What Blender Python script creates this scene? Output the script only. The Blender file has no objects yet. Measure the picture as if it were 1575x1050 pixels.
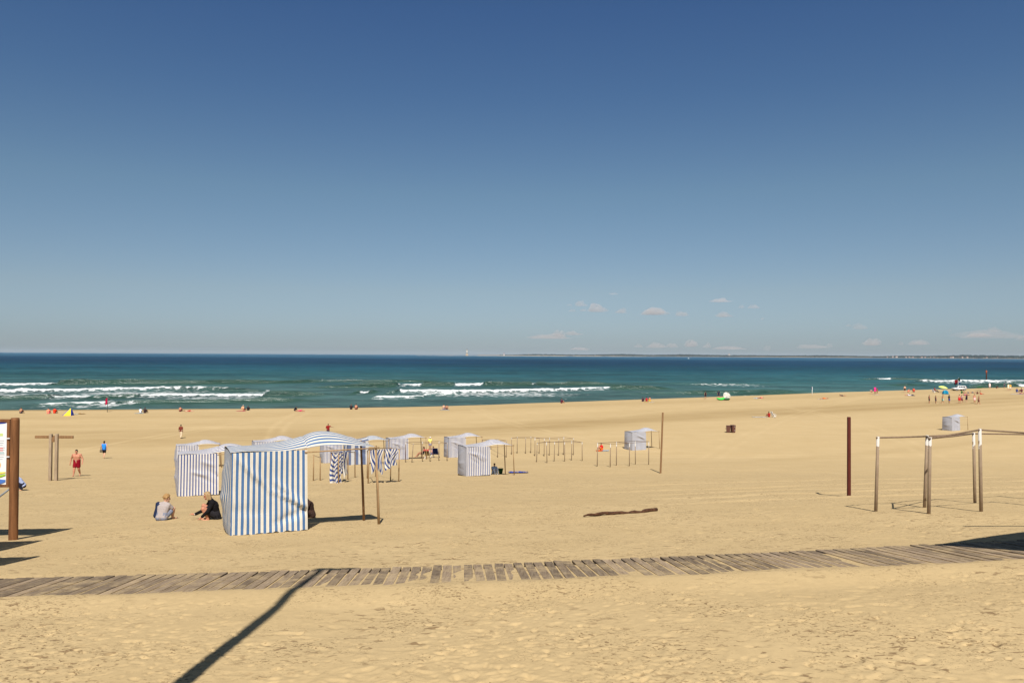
import bpy, bmesh, math, random
import numpy as np
from mathutils import Vector, Matrix, Euler
random.seed(7)
RNG = np.random.default_rng(11)
S = bpy.context.scene
COL = S.collection
PI = math.pi
R = math.radians

# ------------------------------------------------------------------ camera
HC = 12.5                       # camera height above the sea
F = 1225.0                      # focal length in photo pixels (28 mm on 36 mm)
cam = bpy.data.cameras.new('camera')
cam.lens = 28.0
cam.sensor_width = 36.0
cam.sensor_fit = 'HORIZONTAL'
cam.clip_start = 0.1
cam.clip_end = 150000
co = bpy.data.objects.new('camera', cam)
COL.objects.link(co)
CM = Matrix.Rotation(R(90 + 0.97), 3, 'X') @ Matrix.Rotation(R(0.33), 3, 'Z')
co.matrix_world = Matrix.Translation((0, 0, HC)) @ CM.to_4x4()
S.camera = co


def ray(px, py):
    return CM @ Vector(((px - 787.5) / F, -(py - 525.0) / F, -1.0))


# ------------------------------------------------------------------ noise
def _hash(a, b, seed):
    n = (a * 374761393 + b * 668265263 + seed * 1442695041) & 0x7fffffff
    n = ((n ^ (n >> 13)) * 1274126177) & 0x7fffffff
    n = n ^ (n >> 16)
    return (n & 0xffff) / 65535.0


def vnoise(x, y, seed=0):
    xi = np.floor(x).astype(np.int64)
    yi = np.floor(y).astype(np.int64)
    fx = x - xi
    fy = y - yi
    fx = fx * fx * fx * (fx * (fx * 6 - 15) + 10)
    fy = fy * fy * fy * (fy * (fy * 6 - 15) + 10)
    a = _hash(xi, yi, seed)
    b = _hash(xi + 1, yi, seed)
    c = _hash(xi, yi + 1, seed)
    d = _hash(xi + 1, yi + 1, seed)
    return (a * (1 - fx) + b * fx) * (1 - fy) + (c * (1 - fx) + d * fx) * fy - 0.5


def sstep(a, b, t):
    t = np.clip((t - a) / (b - a), 0, 1)
    return t * t * (3 - 2 * t)


# ------------------------------------------------------------------ terrain
def smooth_table(kx, ky, step, sig):
    xs = np.arange(kx[0] - 8 * sig, kx[-1] + 8 * sig, step)
    ys = np.interp(xs, kx, ky)
    n = int(3 * sig / step)
    k = np.exp(-0.5 * (np.arange(-n, n + 1) * step / sig) ** 2)
    k /= k.sum()
    yp = np.pad(ys, n, mode='edge')
    return xs, np.convolve(yp, k, mode='valid')


PX, PY = smooth_table([-30, 0, 6, 12, 19, 25, 30, 37, 50, 61, 72, 85, 100, 500],
                      [2.2, 2.7, 3.0, 3.45, 4.3, 4.95, 5.6, 6.55, 7.85, 9.05, 9.75, 10.55, 10.75, 10.75], 0.5, 2.2)
CX, CY = smooth_table([-400, -84, -23, 33, 109, 180, 420], [95, 139, 150, 188, 238, 280, 420], 2.0, 12.0)
BT, BH = smooth_table([-200, -60, -28, -8, 0, 8, 22, 40, 70, 200, 600],
                      [10.75, 10.8, 10.72, 10.36, 10.25, 10.6, 11.6, 12.9, 13.6, 17, 20], 0.5, 2.5)


def base_h(x, y):
    """metres below the camera of the smooth ground"""
    p = np.interp(y, PX, PY)
    t = y - np.interp(x, CX, CY)
    b = np.interp(t, BT, BH)
    w = sstep(68, 98, y)
    h = p * (1 - w) + b * w
    lat = np.clip(x + 6, -10, 24) * 0.03 * (1 - sstep(20, 72, y))
    return h - lat


def mid_noise(x, y):
    f = 0.10 * vnoise(x / 5.3, y / 5.3, 3) + 0.05 * vnoise(x / 1.9, y / 1.9, 4)
    far = 0.30 * vnoise(x / 19.0 + 40, y / 13.0, 5) * sstep(60, 110, y)
    return f * (1 - 0.5 * sstep(60, 120, y)) + far * 0.5


def ground_z(x, y):
    return HC - base_h(x, y) + mid_noise(x, y)


_T = np.exp(np.linspace(math.log(4.0), math.log(480.0), 2600))


def spot(px, py):
    """where the sight line through a photo pixel first meets the sand"""
    r = ray(px, py)
    s = _T / r.y
    xs, ys, zs = r.x * s, r.y * s, HC + r.z * s
    g = ground_z(xs, ys)
    k = int(np.argmax(zs < g))
    if k == 0:
        k = len(_T) - 1 if zs[0] > g[0] else 1
    d0, d1 = zs[k - 1] - g[k - 1], g[k] - zs[k]
    w = d0 / max(d0 + d1, 1e-9)
    X = xs[k - 1] + (xs[k] - xs[k - 1]) * w
    Y = ys[k - 1] + (ys[k] - ys[k - 1]) * w
    return Vector((X, Y, float(ground_z(np.array([X]), np.array([Y]))[0])))


def gz(x, y):
    return float(ground_z(np.array([float(x)]), np.array([float(y)]))[0])


def seaspot(px, py, z=0.0):
    r = ray(px, py)
    s = (z - HC) / r.z
    return Vector((r.x * s, r.y * s, z))


# ------------------------------------------------------------------ materials
def new_mat(name):
    m = bpy.data.materials.new(name)
    m.use_nodes = True
    nt = m.node_tree
    nt.nodes.clear()
    out = nt.nodes.new('ShaderNodeOutputMaterial')
    return m, nt, out


def N(nt, typ, **kw):
    n = nt.nodes.new(typ)
    for k, v in kw.items():
        if k.startswith('i_'):
            key = k[2:]
            key = int(key) if key.isdigit() else key.replace('_', ' ')
            n.inputs[key].default_value = v
        else:
            setattr(n, k, v)
    return n


def L(nt, a, ao, b, bi):
    nt.links.new(a.outputs[ao], b.inputs[bi])


def rgb(c):
    return (c[0], c[1], c[2], 1.0)


def srgb(r, g, b):
    def f(v):
        v /= 255.0
        return v / 12.92 if v <= 0.04045 else ((v + 0.055) / 1.055) ** 2.4
    return (f(r), f(g), f(b))


_plain = {}


def plain(name, c, rough=0.7, var=0.18, scale=6.0, metal=0.0, spec=0.3):
    key = (name, tuple(round(v, 4) for v in c), rough, var, scale)
    if key in _plain:
        return _plain[key]
    m, nt, out = new_mat(name)
    b = N(nt, 'ShaderNodeBsdfPrincipled')
    b.inputs['Roughness'].default_value = rough
    b.inputs['Metallic'].default_value = metal
    b.inputs['Specular IOR Level'].default_value = spec
    tc = N(nt, 'ShaderNodeTexCoord')
    no = N(nt, 'ShaderNodeTexNoise', i_Scale=scale, i_Detail=4.0)
    L(nt, tc, 'Object', no, 'Vector')
    mx = N(nt, 'ShaderNodeMix', data_type='RGBA')
    mx.inputs[6].default_value = rgb([v * (1 - var) for v in c])
    mx.inputs[7].default_value = rgb([min(1, v * (1 + var)) for v in c])
    L(nt, no, 'Fac', mx, 0)
    L(nt, mx, 2, b, 'Base Color')
    L(nt, b, 0, out, 0)
    _plain[key] = m
    return m


def cloth(name, c):
    return plain(name, c, 0.9, 0.12, 14.0, 0, 0.1)


def wood_mat(name, c1, c2, scale=(14, 14, 1.2), rough=0.8):
    m, nt, out = new_mat(name)
    b = N(nt, 'ShaderNodeBsdfPrincipled')
    b.inputs['Roughness'].default_value = rough
    b.inputs['Specular IOR Level'].default_value = 0.25
    tc = N(nt, 'ShaderNodeTexCoord')
    mp = N(nt, 'ShaderNodeMapping')
    mp.inputs['Scale'].default_value = scale
    L(nt, tc, 'Object', mp, 'Vector')
    no = N(nt, 'ShaderNodeTexNoise', i_Scale=1.6, i_Detail=6.0, i_Roughness=0.65)
    L(nt, mp, 0, no, 'Vector')
    cr = N(nt, 'ShaderNodeValToRGB')
    cr.color_ramp.elements[0].position = 0.32
    cr.color_ramp.elements[0].color = rgb(c1)
    cr.color_ramp.elements[1].position = 0.68
    cr.color_ramp.elements[1].color = rgb(c2)
    L(nt, no, 'Fac', cr, 0)
    L(nt, cr, 0, b, 'Base Color')
    bp = N(nt, 'ShaderNodeBump', i_Strength=0.4, i_Distance=0.01)
    L(nt, no, 'Fac', bp, 'Height')
    L(nt, bp, 0, b, 'Normal')
    L(nt, b, 0, out, 0)
    return m


def stripe_mat(name, blue, white, period, edge=0.0, duty=0.5, trans=0.18):
    """woven stripes along V, counted in metres of U"""
    m, nt, out = new_mat(name)
    uv = N(nt, 'ShaderNodeUVMap')
    sp = N(nt, 'ShaderNodeSeparateXYZ')
    L(nt, uv, 0, sp, 0)
    dv = N(nt, 'ShaderNodeMath', operation='DIVIDE', i_1=period)
    L(nt, sp, 0, dv, 0)
    fr = N(nt, 'ShaderNodeMath', operation='FRACT')
    L(nt, dv, 0, fr, 0)
    lt = N(nt, 'ShaderNodeMath', operation='LESS_THAN', i_1=duty)
    L(nt, fr, 0, lt, 0)
    tc = N(nt, 'ShaderNodeTexCoord')
    no = N(nt, 'ShaderNodeTexNoise', i_Scale=2.2, i_Detail=5.0)
    L(nt, tc, 'Object', no, 'Vector')
    mx = N(nt, 'ShaderNodeMix', data_type='RGBA')
    mx.inputs[6].default_value = rgb(white)
    mx.inputs[7].default_value = rgb(blue)
    L(nt, lt, 0, mx, 0)
    last = mx
    if edge > 0:
        # a thin darker pinstripe in the middle of the white band
        d = N(nt, 'ShaderNodeMath', operation='SUBTRACT', i_1=(1 + duty) / 2)
        L(nt, fr, 0, d, 0)
        ab = N(nt, 'ShaderNodeMath', operation='ABSOLUTE')
        L(nt, d, 0, ab, 0)
        l2 = N(nt, 'ShaderNodeMath', operation='LESS_THAN', i_1=edge)
        L(nt, ab, 0, l2, 0)
        m2 = N(nt, 'ShaderNodeMix', data_type='RGBA')
        m2.inputs[7].default_value = rgb([v * 0.80 for v in white])
        L(nt, mx, 2, m2, 6)
        L(nt, l2, 0, m2, 0)
        last = m2
    sh = N(nt, 'ShaderNodeMapRange')
    sh.inputs['To Min'].default_value = 0.86
    sh.inputs['To Max'].default_value = 1.08
    L(nt, no, 'Fac', sh, 0)
    mu = N(nt, 'ShaderNodeMix', data_type='RGBA', blend_type='MULTIPLY')
    mu.inputs[0].default_value = 1.0
    L(nt, last, 2, mu, 6)
    L(nt, sh, 0, mu, 7)
    df = N(nt, 'ShaderNodeBsdfPrincipled')
    df.inputs['Roughness'].default_value = 0.9
    df.inputs['Specular IOR Level'].default_value = 0.1
    tr = N(nt, 'ShaderNodeBsdfTranslucent')
    L(nt, mu, 2, df, 'Base Color')
    L(nt, mu, 2, tr, 'Color')
    n2 = N(nt, 'ShaderNodeTexNoise', i_Scale=5.0, i_Detail=3.0)
    L(nt, tc, 'Object', n2, 'Vector')
    bp = N(nt, 'ShaderNodeBump', i_Strength=0.35, i_Distance=0.03)
    L(nt, n2, 'Fac', bp, 'Height')
    L(nt, bp, 0, df, 'Normal')
    ms = N(nt, 'ShaderNodeMixShader', i_0=trans)
    L(nt, df, 0, ms, 1)
    L(nt, tr, 0, ms, 2)
    L(nt, ms, 0, out, 0)
    return m


def sand_mat():
    m, nt, out = new_mat('sand')
    b = N(nt, 'ShaderNodeBsdfPrincipled')
    b.inputs['Roughness'].default_value = 0.95
    b.inputs['Specular IOR Level'].default_value = 0.08
    tc = N(nt, 'ShaderNodeTexCoord')
    base = srgb(187, 163, 121)
    n1 = N(nt, 'ShaderNodeTexNoise', i_Scale=0.35, i_Detail=6.0, i_Roughness=0.6)
    n2 = N(nt, 'ShaderNodeTexNoise', i_Scale=9.0, i_Detail=7.0, i_Roughness=0.7)
    n3 = N(nt, 'ShaderNodeTexNoise', i_Scale=38.0, i_Detail=5.0, i_Roughness=0.7)
    for n in (n1, n2, n3):
        L(nt, tc, 'Object', n, 'Vector')
    m1 = N(nt, 'ShaderNodeMix', data_type='RGBA')
    m1.inputs[6].default_value = rgb([v * k for v, k in zip(base, (0.90, 0.88, 0.85))])
    m1.inputs[7].default_value = rgb([v * k for v, k in zip(base, (1.08, 1.09, 1.12))])
    L(nt, n1, 'Fac', m1, 0)
    r2 = N(nt, 'ShaderNodeMapRange')
    r2.inputs['From Min'].default_value = 0.25
    r2.inputs['From Max'].default_value = 0.75
    r2.inputs['To Min'].default_value = 0.90
    r2.inputs['To Max'].default_value = 1.07
    L(nt, n2, 'Fac', r2, 0)
    m2 = N(nt, 'ShaderNodeMix', data_type='RGBA', blend_type='MULTIPLY')
    m2.inputs[0].default_value = 1.0
    L(nt, m1, 2, m2, 6)
    L(nt, r2, 0, m2, 7)
    # tint attribute: damp runnel bands below 0, dry pale tracks above 0
    at = N(nt, 'ShaderNodeAttribute', attribute_name='tint')
    ra = N(nt, 'ShaderNodeMapRange')
    ra.inputs['From Min'].default_value = -1
    ra.inputs['From Max'].default_value = 1
    ra.inputs['To Min'].default_value = 0
    ra.inputs['To Max'].default_value = 1
    L(nt, at, 'Fac', ra, 0)
    cr = N(nt, 'ShaderNodeValToRGB')
    e = cr.color_ramp.elements
    e[0].position = 0.0
    e[0].color = (0.70, 0.66, 0.58, 1)
    e[1].position = 1.0
    e[1].color = (1.12, 1.13, 1.17, 1)
    k = e.new(0.5)
    k.color = (1, 1, 1, 1)
    L(nt, ra, 0, cr, 0)
    m3 = N(nt, 'ShaderNodeMix', data_type='RGBA', blend_type='MULTIPLY')
    m3.inputs[0].default_value = 1.0
    L(nt, m2, 2, m3, 6)
    L(nt, cr, 0, m3, 7)
    # dark specks painted in for shaded pits and crumbs of the sand, in patches; two sizes
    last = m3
    # the trampled upper beach carries these specks; the lower beach is smoother
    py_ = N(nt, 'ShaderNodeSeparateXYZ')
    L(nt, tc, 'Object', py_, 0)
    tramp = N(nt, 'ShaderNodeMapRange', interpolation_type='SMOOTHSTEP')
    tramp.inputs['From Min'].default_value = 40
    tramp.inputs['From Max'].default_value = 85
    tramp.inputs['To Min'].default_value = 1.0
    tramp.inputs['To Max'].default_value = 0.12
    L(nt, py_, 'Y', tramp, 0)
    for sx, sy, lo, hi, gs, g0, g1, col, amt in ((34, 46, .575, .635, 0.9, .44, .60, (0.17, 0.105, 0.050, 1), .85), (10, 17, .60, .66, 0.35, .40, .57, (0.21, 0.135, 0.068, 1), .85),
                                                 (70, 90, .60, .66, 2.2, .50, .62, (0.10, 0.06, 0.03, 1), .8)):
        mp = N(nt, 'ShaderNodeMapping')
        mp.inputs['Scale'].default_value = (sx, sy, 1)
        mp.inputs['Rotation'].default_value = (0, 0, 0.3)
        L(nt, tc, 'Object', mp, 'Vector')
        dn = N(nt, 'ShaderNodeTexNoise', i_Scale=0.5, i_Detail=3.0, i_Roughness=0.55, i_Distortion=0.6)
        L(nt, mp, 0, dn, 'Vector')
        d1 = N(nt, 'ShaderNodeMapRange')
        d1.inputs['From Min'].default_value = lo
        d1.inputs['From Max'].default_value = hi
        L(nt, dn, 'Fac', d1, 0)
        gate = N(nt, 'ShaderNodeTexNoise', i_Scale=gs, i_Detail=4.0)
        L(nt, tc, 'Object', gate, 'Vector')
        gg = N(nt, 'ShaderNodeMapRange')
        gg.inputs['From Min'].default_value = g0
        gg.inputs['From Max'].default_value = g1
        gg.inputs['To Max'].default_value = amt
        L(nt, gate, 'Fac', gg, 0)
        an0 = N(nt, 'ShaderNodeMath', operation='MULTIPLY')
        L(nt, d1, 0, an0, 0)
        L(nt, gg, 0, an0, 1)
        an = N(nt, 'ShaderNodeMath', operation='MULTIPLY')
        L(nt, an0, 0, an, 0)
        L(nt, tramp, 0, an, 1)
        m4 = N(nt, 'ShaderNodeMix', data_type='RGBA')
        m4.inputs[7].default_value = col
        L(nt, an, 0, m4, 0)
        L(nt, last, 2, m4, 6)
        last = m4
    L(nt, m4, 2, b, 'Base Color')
    bp = N(nt, 'ShaderNodeBump', i_Strength=0.40, i_Distance=0.009)
    L(nt, n2, 'Fac', bp, 'Height')
    b2 = N(nt, 'ShaderNodeBump', i_Strength=0.35, i_Distance=0.006)
    L(nt, n3, 'Fac', b2, 'Height')
    L(nt, bp, 0, b2, 'Normal')
    L(nt, b2, 0, b, 'Normal')
    L(nt, b, 0, out, 0)
    return m


def sea_mat():
    m, nt, out = new_mat('sea_water')
    geo = N(nt, 'ShaderNodeNewGeometry')
    sp = N(nt, 'ShaderNodeSeparateXYZ')
    L(nt, geo, 'Position', sp, 0)
    # wind and depth patches drawn out along the shore
    mp = N(nt, 'ShaderNodeMapping')
    mp.inputs['Scale'].default_value = (0.004, 0.02, 1)
    L(nt, geo, 'Position', mp, 'Vector')
    pn = N(nt, 'ShaderNodeTexNoise', i_Scale=1.0, i_Detail=5.0, i_Roughness=0.6)
    L(nt, mp, 0, pn, 'Vector')
    lg = N(nt, 'ShaderNodeMath', operation='LOGARITHM', i_1=10.0)
    L(nt, sp, 'Y', lg, 0)
    ad = N(nt, 'ShaderNodeMath', operation='MULTIPLY_ADD', i_1=0.30, i_2=-0.15)
    L(nt, pn, 'Fac', ad, 0)
    sm = N(nt, 'ShaderNodeMath', operation='ADD')
    L(nt, lg, 0, sm, 0)
    L(nt, ad, 0, sm, 1)
    mr = N(nt, 'ShaderNodeMapRange')
    mr.inputs['From Min'].default_value = 2.2
    mr.inputs['From Max'].default_value = 4.2
    L(nt, sm, 0, mr, 0)
    cr = N(nt, 'ShaderNodeValToRGB')
    cols = [(0.0, (.062, .116, .106)), (.12, (.050, .108, .104)), (.22, (.024, .086, .097)), (.32, (.012, .064, .092)),
            (.43, (.006, .038, .076)), (.55, (.006, .040, .084)), (.66, (.02, .082, .14)), (1.0, (.035, .115, .19))]
    e = cr.color_ramp.elements
    e[0].position, e[0].color = cols[0][0], rgb(cols[0][1])
    e[1].position, e[1].color = cols[-1][0], rgb(cols[-1][1])
    for p, c in cols[1:-1]:
        k = e.new(p)
        k.color = rgb(c)
    L(nt, mr, 0, cr, 0)
    # waves as bumps: three sizes, crests along the shore
    def wn(sx, sy, det):
        mm = N(nt, 'ShaderNodeMapping')
        mm.inputs['Scale'].default_value = (sx, sy, 1)
        mm.inputs['Rotation'].default_value = (0, 0, R(-12))
        L(nt, geo, 'Position', mm, 'Vector')
        t = N(nt, 'ShaderNodeTexNoise', i_Scale=1.0, i_Detail=det, i_Roughness=0.6)
        L(nt, mm, 0, t, 'Vector')
        return t
    w1 = wn(0.10, 0.30, 5)
    w2 = wn(0.012, 0.05, 5)
    w3 = wn(0.6, 1.2, 4)
    b1 = N(nt, 'ShaderNodeBump', i_Strength=0.9, i_Distance=1.6)
    L(nt, w1, 'Fac', b1, 'Height')
    b2 = N(nt, 'ShaderNodeBump', i_Strength=0.8, i_Distance=6.0)
    L(nt, w2, 'Fac', b2, 'Height')
    b3 = N(nt, 'ShaderNodeBump', i_Strength=0.6, i_Distance=0.35)
    L(nt, w3, 'Fac', b3, 'Height')
    L(nt, b1, 0, b2, 'Normal')
    L(nt, b2, 0, b3, 'Normal')
    # rough sea: mostly the colour of the water body, a tenth of mirrored sky
    wd = N(nt, 'ShaderNodeBsdfDiffuse')
    wg_ = N(nt, 'ShaderNodeBsdfGlossy', i_Roughness=0.28)
    wa = N(nt, 'ShaderNodeMixShader', i_0=0.12)
    L(nt, wd, 0, wa, 1)
    L(nt, wg_, 0, wa, 2)
    # mottled chop colour (darker in the noise troughs, lighter on its crests)
    mo = N(nt, 'ShaderNodeMapRange')
    mo.inputs['From Min'].default_value = 0.3
    mo.inputs['From Max'].default_value = 0.7
    mo.inputs['To Min'].default_value = 0.60
    mo.inputs['To Max'].default_value = 1.48
    acc = w1
    for sx, sy, wgt in ((.03, .05, .34), (.006, .012, .34), (.0012, .0022, .34)):
        q = wn(sx, sy, 6)
        mm = N(nt, 'ShaderNodeMath', operation='MULTIPLY_ADD', i_1=0.75, i_2=-0.375)
        L(nt, q, 'Fac', mm, 0)
        aa = N(nt, 'ShaderNodeMath', operation='ADD')
        L(nt, acc, 0, aa, 0)
        L(nt, mm, 0, aa, 1)
        acc = aa
    L(nt, acc, 0, mo, 0)
    mc = N(nt, 'ShaderNodeMix', data_type='RGBA', blend_type='MULTIPLY')
    mc.inputs[0].default_value = 1.0
    L(nt, cr, 0, mc, 6)
    L(nt, mo, 0, mc, 7)
    # dark green of wave faces, their reflection in the water ahead painted in
    fa = N(nt, 'ShaderNodeAttribute', attribute_name='face')
    mf = N(nt, 'ShaderNodeMix', data_type='RGBA')
    mf.inputs[7].default_value = (0.030, 0.080, 0.052, 1)
    L(nt, fa, 'Fac', mf, 0)
    L(nt, mc, 2, mf, 6)
    L(nt, mf, 2, wd, 'Color')
    L(nt, b3, 0, wd, 'Normal')
    L(nt, b3, 0, wg_, 'Normal')
    # foam
    fo = N(nt, 'ShaderNodeAttribute', attribute_name='foam')
    f1 = wn(0.5, 0.42, 7)
    f2 = N(nt, 'ShaderNodeMapRange')
    f2.inputs['From Min'].default_value = 0.28
    f2.inputs['From Max'].default_value = 0.72
    L(nt, f1, 'Fac', f2, 0)
    th = N(nt, 'ShaderNodeMath', operation='ADD')
    L(nt, fo, 'Fac', th, 0)
    L(nt, f2, 0, th, 1)
    ms = N(nt, 'ShaderNodeMapRange', interpolation_type='SMOOTHSTEP')
    ms.inputs['From Min'].default_value = 0.92
    ms.inputs['From Max'].default_value = 1.30
    L(nt, th, 0, ms, 0)
    ff = N(nt, 'ShaderNodeBsdfPrincipled')
    ff.inputs['Base Color'].default_value = (0.70, 0.71, 0.70, 1)
    ff.inputs['Roughness'].default_value = 0.8
    bf = N(nt, 'ShaderNodeBump', i_Strength=0.5, i_Distance=0.4)
    L(nt, f1, 'Fac', bf, 'Height')
    L(nt, bf, 0, ff, 'Normal')
    mx = N(nt, 'ShaderNodeMixShader')
    L(nt, ms, 0, mx, 0)
    L(nt, wa, 0, mx, 1)
    L(nt, ff, 0, mx, 2)
    L(nt, mx, 0, out, 0)
    return m


# ------------------------------------------------------------------ object helpers
def tag(o, label=None, cat=None, group=None, kind=None):
    if label:
        o['label'] = label
    if cat:
        o['category'] = cat
    if group:
        o['group'] = group
    if kind:
        o['kind'] = kind
    return o


def empty(name, loc, rz=0.0, sc=1.0):
    o = bpy.data.objects.new(name, None)
    COL.objects.link(o)
    o.location = loc
    o.rotation_euler = (0, 0, rz)
    o.scale = (sc, sc, sc)
    return o


def obj(name, bm, m, parent=None, smooth=True):
    me = bpy.data.meshes.new(name)
    if smooth:
        for f in bm.faces:
            f.smooth = True
    bm.to_mesh(me)
    bm.free()
    ms = m if isinstance(m, (list, tuple)) else [m]
    for q in ms:
        me.materials.append(q)
    o = bpy.data.objects.new(name, me)
    COL.objects.link(o)
    if parent:
        o.parent = parent
    return o


def children(o):
    return [c for c in bpy.data.objects if c.parent == o]


def copy_tree(o, parent=None):
    c = o.copy()
    COL.objects.link(c)
    c.parent = parent
    for ch in children(o):
        copy_tree(ch, c)
    return c


def box(bm, c, d, rot=None, bevel=0.0, mi=0):
    r = bmesh.ops.create_cube(bm, size=1.0)
    vs = r['verts']
    M = Matrix.Translation(c) @ (rot.to_4x4() if rot is not None else Matrix.Identity(4)) @ Matrix.Diagonal((d[0], d[1], d[2], 1))
    bmesh.ops.transform(bm, matrix=M, verts=vs)
    fs = list({f for v in vs for f in v.link_faces})
    for f in fs:
        f.material_index = mi
    if bevel:
        es = list({e for v in vs for e in v.link_edges})
        bmesh.ops.bevel(bm, geom=es, offset=bevel, segments=2, affect='EDGES', profile=0.7)


def tube(bm, pts, rad, n=10, cap=True):
    """swept tube with a radius per point; caps closed"""
    pts = [Vector(p) for p in pts]
    if not isinstance(rad, (list, tuple)):
        rad = [rad] * len(pts)
    rings = []
    up = Vector((0, 0, 1))
    for i, p in enumerate(pts):
        a = pts[max(0, i - 1)]
        b = pts[min(len(pts) - 1, i + 1)]
        t = (b - a).normalized()
        s = t.cross(up)
        if s.length < 0.05:
            s = t.cross(Vector((0, 1, 0)))
        s.normalize()
        w = s.cross(t)
        rings.append([bm.verts.new(p + (s * math.cos(q) + w * math.sin(q)) * rad[i])
                      for q in [2 * PI * k / n for k in range(n)]])
    for i in range(len(rings) - 1):
        for k in range(n):
            bm.faces.new((rings[i][k], rings[i][(k + 1) % n], rings[i + 1][(k + 1) % n], rings[i + 1][k]))
    if cap:
        bm.faces.new(rings[0][::-1])
        bm.faces.new(rings[-1])
    return rings


def grid(bm, nu, nv, fn, uvfn):
    uvl = bm.loops.layers.uv.verify()
    vs = [[bm.verts.new(fn(i / nu, j / nv)) for j in range(nv + 1)] for i in range(nu + 1)]
    for i in range(nu):
        for j in range(nv):
            f = bm.faces.new((vs[i][j], vs[i + 1][j], vs[i + 1][j + 1], vs[i][j + 1]))
            for lp, (a, b) in zip(f.loops, ((i, j), (i + 1, j), (i + 1, j + 1), (i, j + 1))):
                lp[uvl].uv = uvfn(a / nu, b / nv)


def lathe(bm, prof, n=20, mi=0):
    rings = [[bm.verts.new((r * math.cos(2 * PI * k / n), r * math.sin(2 * PI * k / n), z)) for k in range(n)] for r, z in prof]
    for i in range(len(rings) - 1):
        for k in range(n):
            f = bm.faces.new((rings[i][k], rings[i][(k + 1) % n], rings[i + 1][(k + 1) % n], rings[i + 1][k]))
            f.material_index = mi
    bm.faces.new(rings[0][::-1]).material_index = mi
    bm.faces.new(rings[-1]).material_index = mi


def np_grid(name, X, Y, Z, m, attrs):
    nr, nc = X.shape
    me = bpy.data.meshes.new(name)
    me.vertices.add(nr * nc)
    me.vertices.foreach_set('co', np.stack([X, Y, Z], -1).astype(np.float32).ravel())
    idx = np.arange(nr * nc).reshape(nr, nc)
    q = np.stack([idx[:-1, :-1], idx[:-1, 1:], idx[1:, 1:], idx[1:, :-1]], -1).reshape(-1, 4)
    nf = len(q)
    me.loops.add(nf * 4)
    me.loops.foreach_set('vertex_index', q.ravel().astype(np.int32))
    me.polygons.add(nf)
    me.polygons.foreach_set('loop_start', np.arange(0, nf * 4, 4, dtype=np.int32))
    me.polygons.foreach_set('loop_total', np.full(nf, 4, dtype=np.int32))
    me.polygons.foreach_set('use_smooth', np.ones(nf, dtype=bool))
    for k, v in attrs.items():
        a = me.attributes.new(k, 'FLOAT', 'POINT')
        a.data.foreach_set('value', v.astype(np.float32).ravel())
    me.update()
    me.validate()
    me.materials.append(m)
    o = bpy.data.objects.new(name, me)
    COL.objects.link(o)
    return o

# ------------------------------------------------------------------ light
SUN_EL = R(50.0)
sun = bpy.data.lights.new('sun', 'SUN')
sun.energy = 4.2
sun.angle = R(0.5)
sun.color = (1.0, 0.955, 0.88)
so = bpy.data.objects.new('sun', sun)
COL.objects.link(so)
so.rotation_euler = Vector((-0.035, math.cos(SUN_EL), -math.sin(SUN_EL))).to_track_quat('-Z', 'Y').to_euler()
so.location = (5, -40, 60)

W = bpy.data.worlds.new('World')
S.world = W
W.use_nodes = True
wt = W.node_tree
wt.nodes.clear()
wo = wt.nodes.new('ShaderNodeOutputWorld')
bg = wt.nodes.new('ShaderNodeBackground')
sky = wt.nodes.new('ShaderNodeTexSky')
sky.sky_type = 'NISHITA'
sky.sun_disc = False
sky.sun_elevation = SUN_EL
sky.sun_rotation = PI
sky.altitude = 20
sky.air_density = 0.85
sky.dust_density = 0.6
sky.ozone_density = 2.0
bg.inputs['Strength'].default_value = 0.055
# the blue of a clear dry north west sky: deeper upwards, cooler at the horizon
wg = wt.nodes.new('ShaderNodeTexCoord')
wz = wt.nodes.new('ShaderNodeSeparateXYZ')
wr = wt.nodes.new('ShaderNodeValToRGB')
SKY_T = [(0.0, (.74, .84, 1.06)), (0.021, (.71, .80, 0.99)), (0.078, (.84, .85, .88)), (0.197, (.81, .91, .89)), (0.307, (.61, .79, .92)), (0.40, (.52, .73, .95)), (0.62, (.66, .72, .74)), (1.0, (.72, .70, .62))]  # topmost stops, out of view, warmed to take blue out of the shadows
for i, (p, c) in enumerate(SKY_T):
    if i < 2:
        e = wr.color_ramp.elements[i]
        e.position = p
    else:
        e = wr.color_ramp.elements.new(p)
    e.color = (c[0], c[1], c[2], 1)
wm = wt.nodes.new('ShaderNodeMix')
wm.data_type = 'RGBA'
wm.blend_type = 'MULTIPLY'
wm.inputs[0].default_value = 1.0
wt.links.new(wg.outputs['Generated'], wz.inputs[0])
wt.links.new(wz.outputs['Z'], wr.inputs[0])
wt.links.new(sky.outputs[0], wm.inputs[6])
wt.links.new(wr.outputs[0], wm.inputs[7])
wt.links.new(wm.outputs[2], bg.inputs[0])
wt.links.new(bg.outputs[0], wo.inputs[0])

S.view_settings.view_transform = 'Standard'
S.view_settings.look = 'None'
S.view_settings.gamma = 1.0
S.view_settings.exposure = 0.55
S.cycles.max_bounces = 10
S.cycles.volume_bounces = 2
S.cycles.transparent_max_bounces = 12

# ------------------------------------------------------------------ boardwalk line
BW_FAR = [spot(px, py) for px, py in ((0, 892), (200, 888.5), (400, 884), (600, 878), (800, 871.5), (1000, 863.5), (1200, 854.5), (1400, 845), (1575, 836))]
BW_NEAR = [spot(px, py) for px, py in ((0, 922), (200, 919), (400, 913), (600, 907.5), (800, 901), (1000, 894), (1200, 886), (1400, 877), (1575, 868))]
bx = np.array([(a.x + b.x) / 2 for a, b in zip(BW_FAR, BW_NEAR)])
by = np.array([(a.y + b.y) / 2 for a, b in zip(BW_FAR, BW_NEAR)])
bco = np.polyfit(bx, by, 2)


def bw_w(x):
    return 1.60 + 0.042 * np.clip(x + 1, 0, 12)



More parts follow.
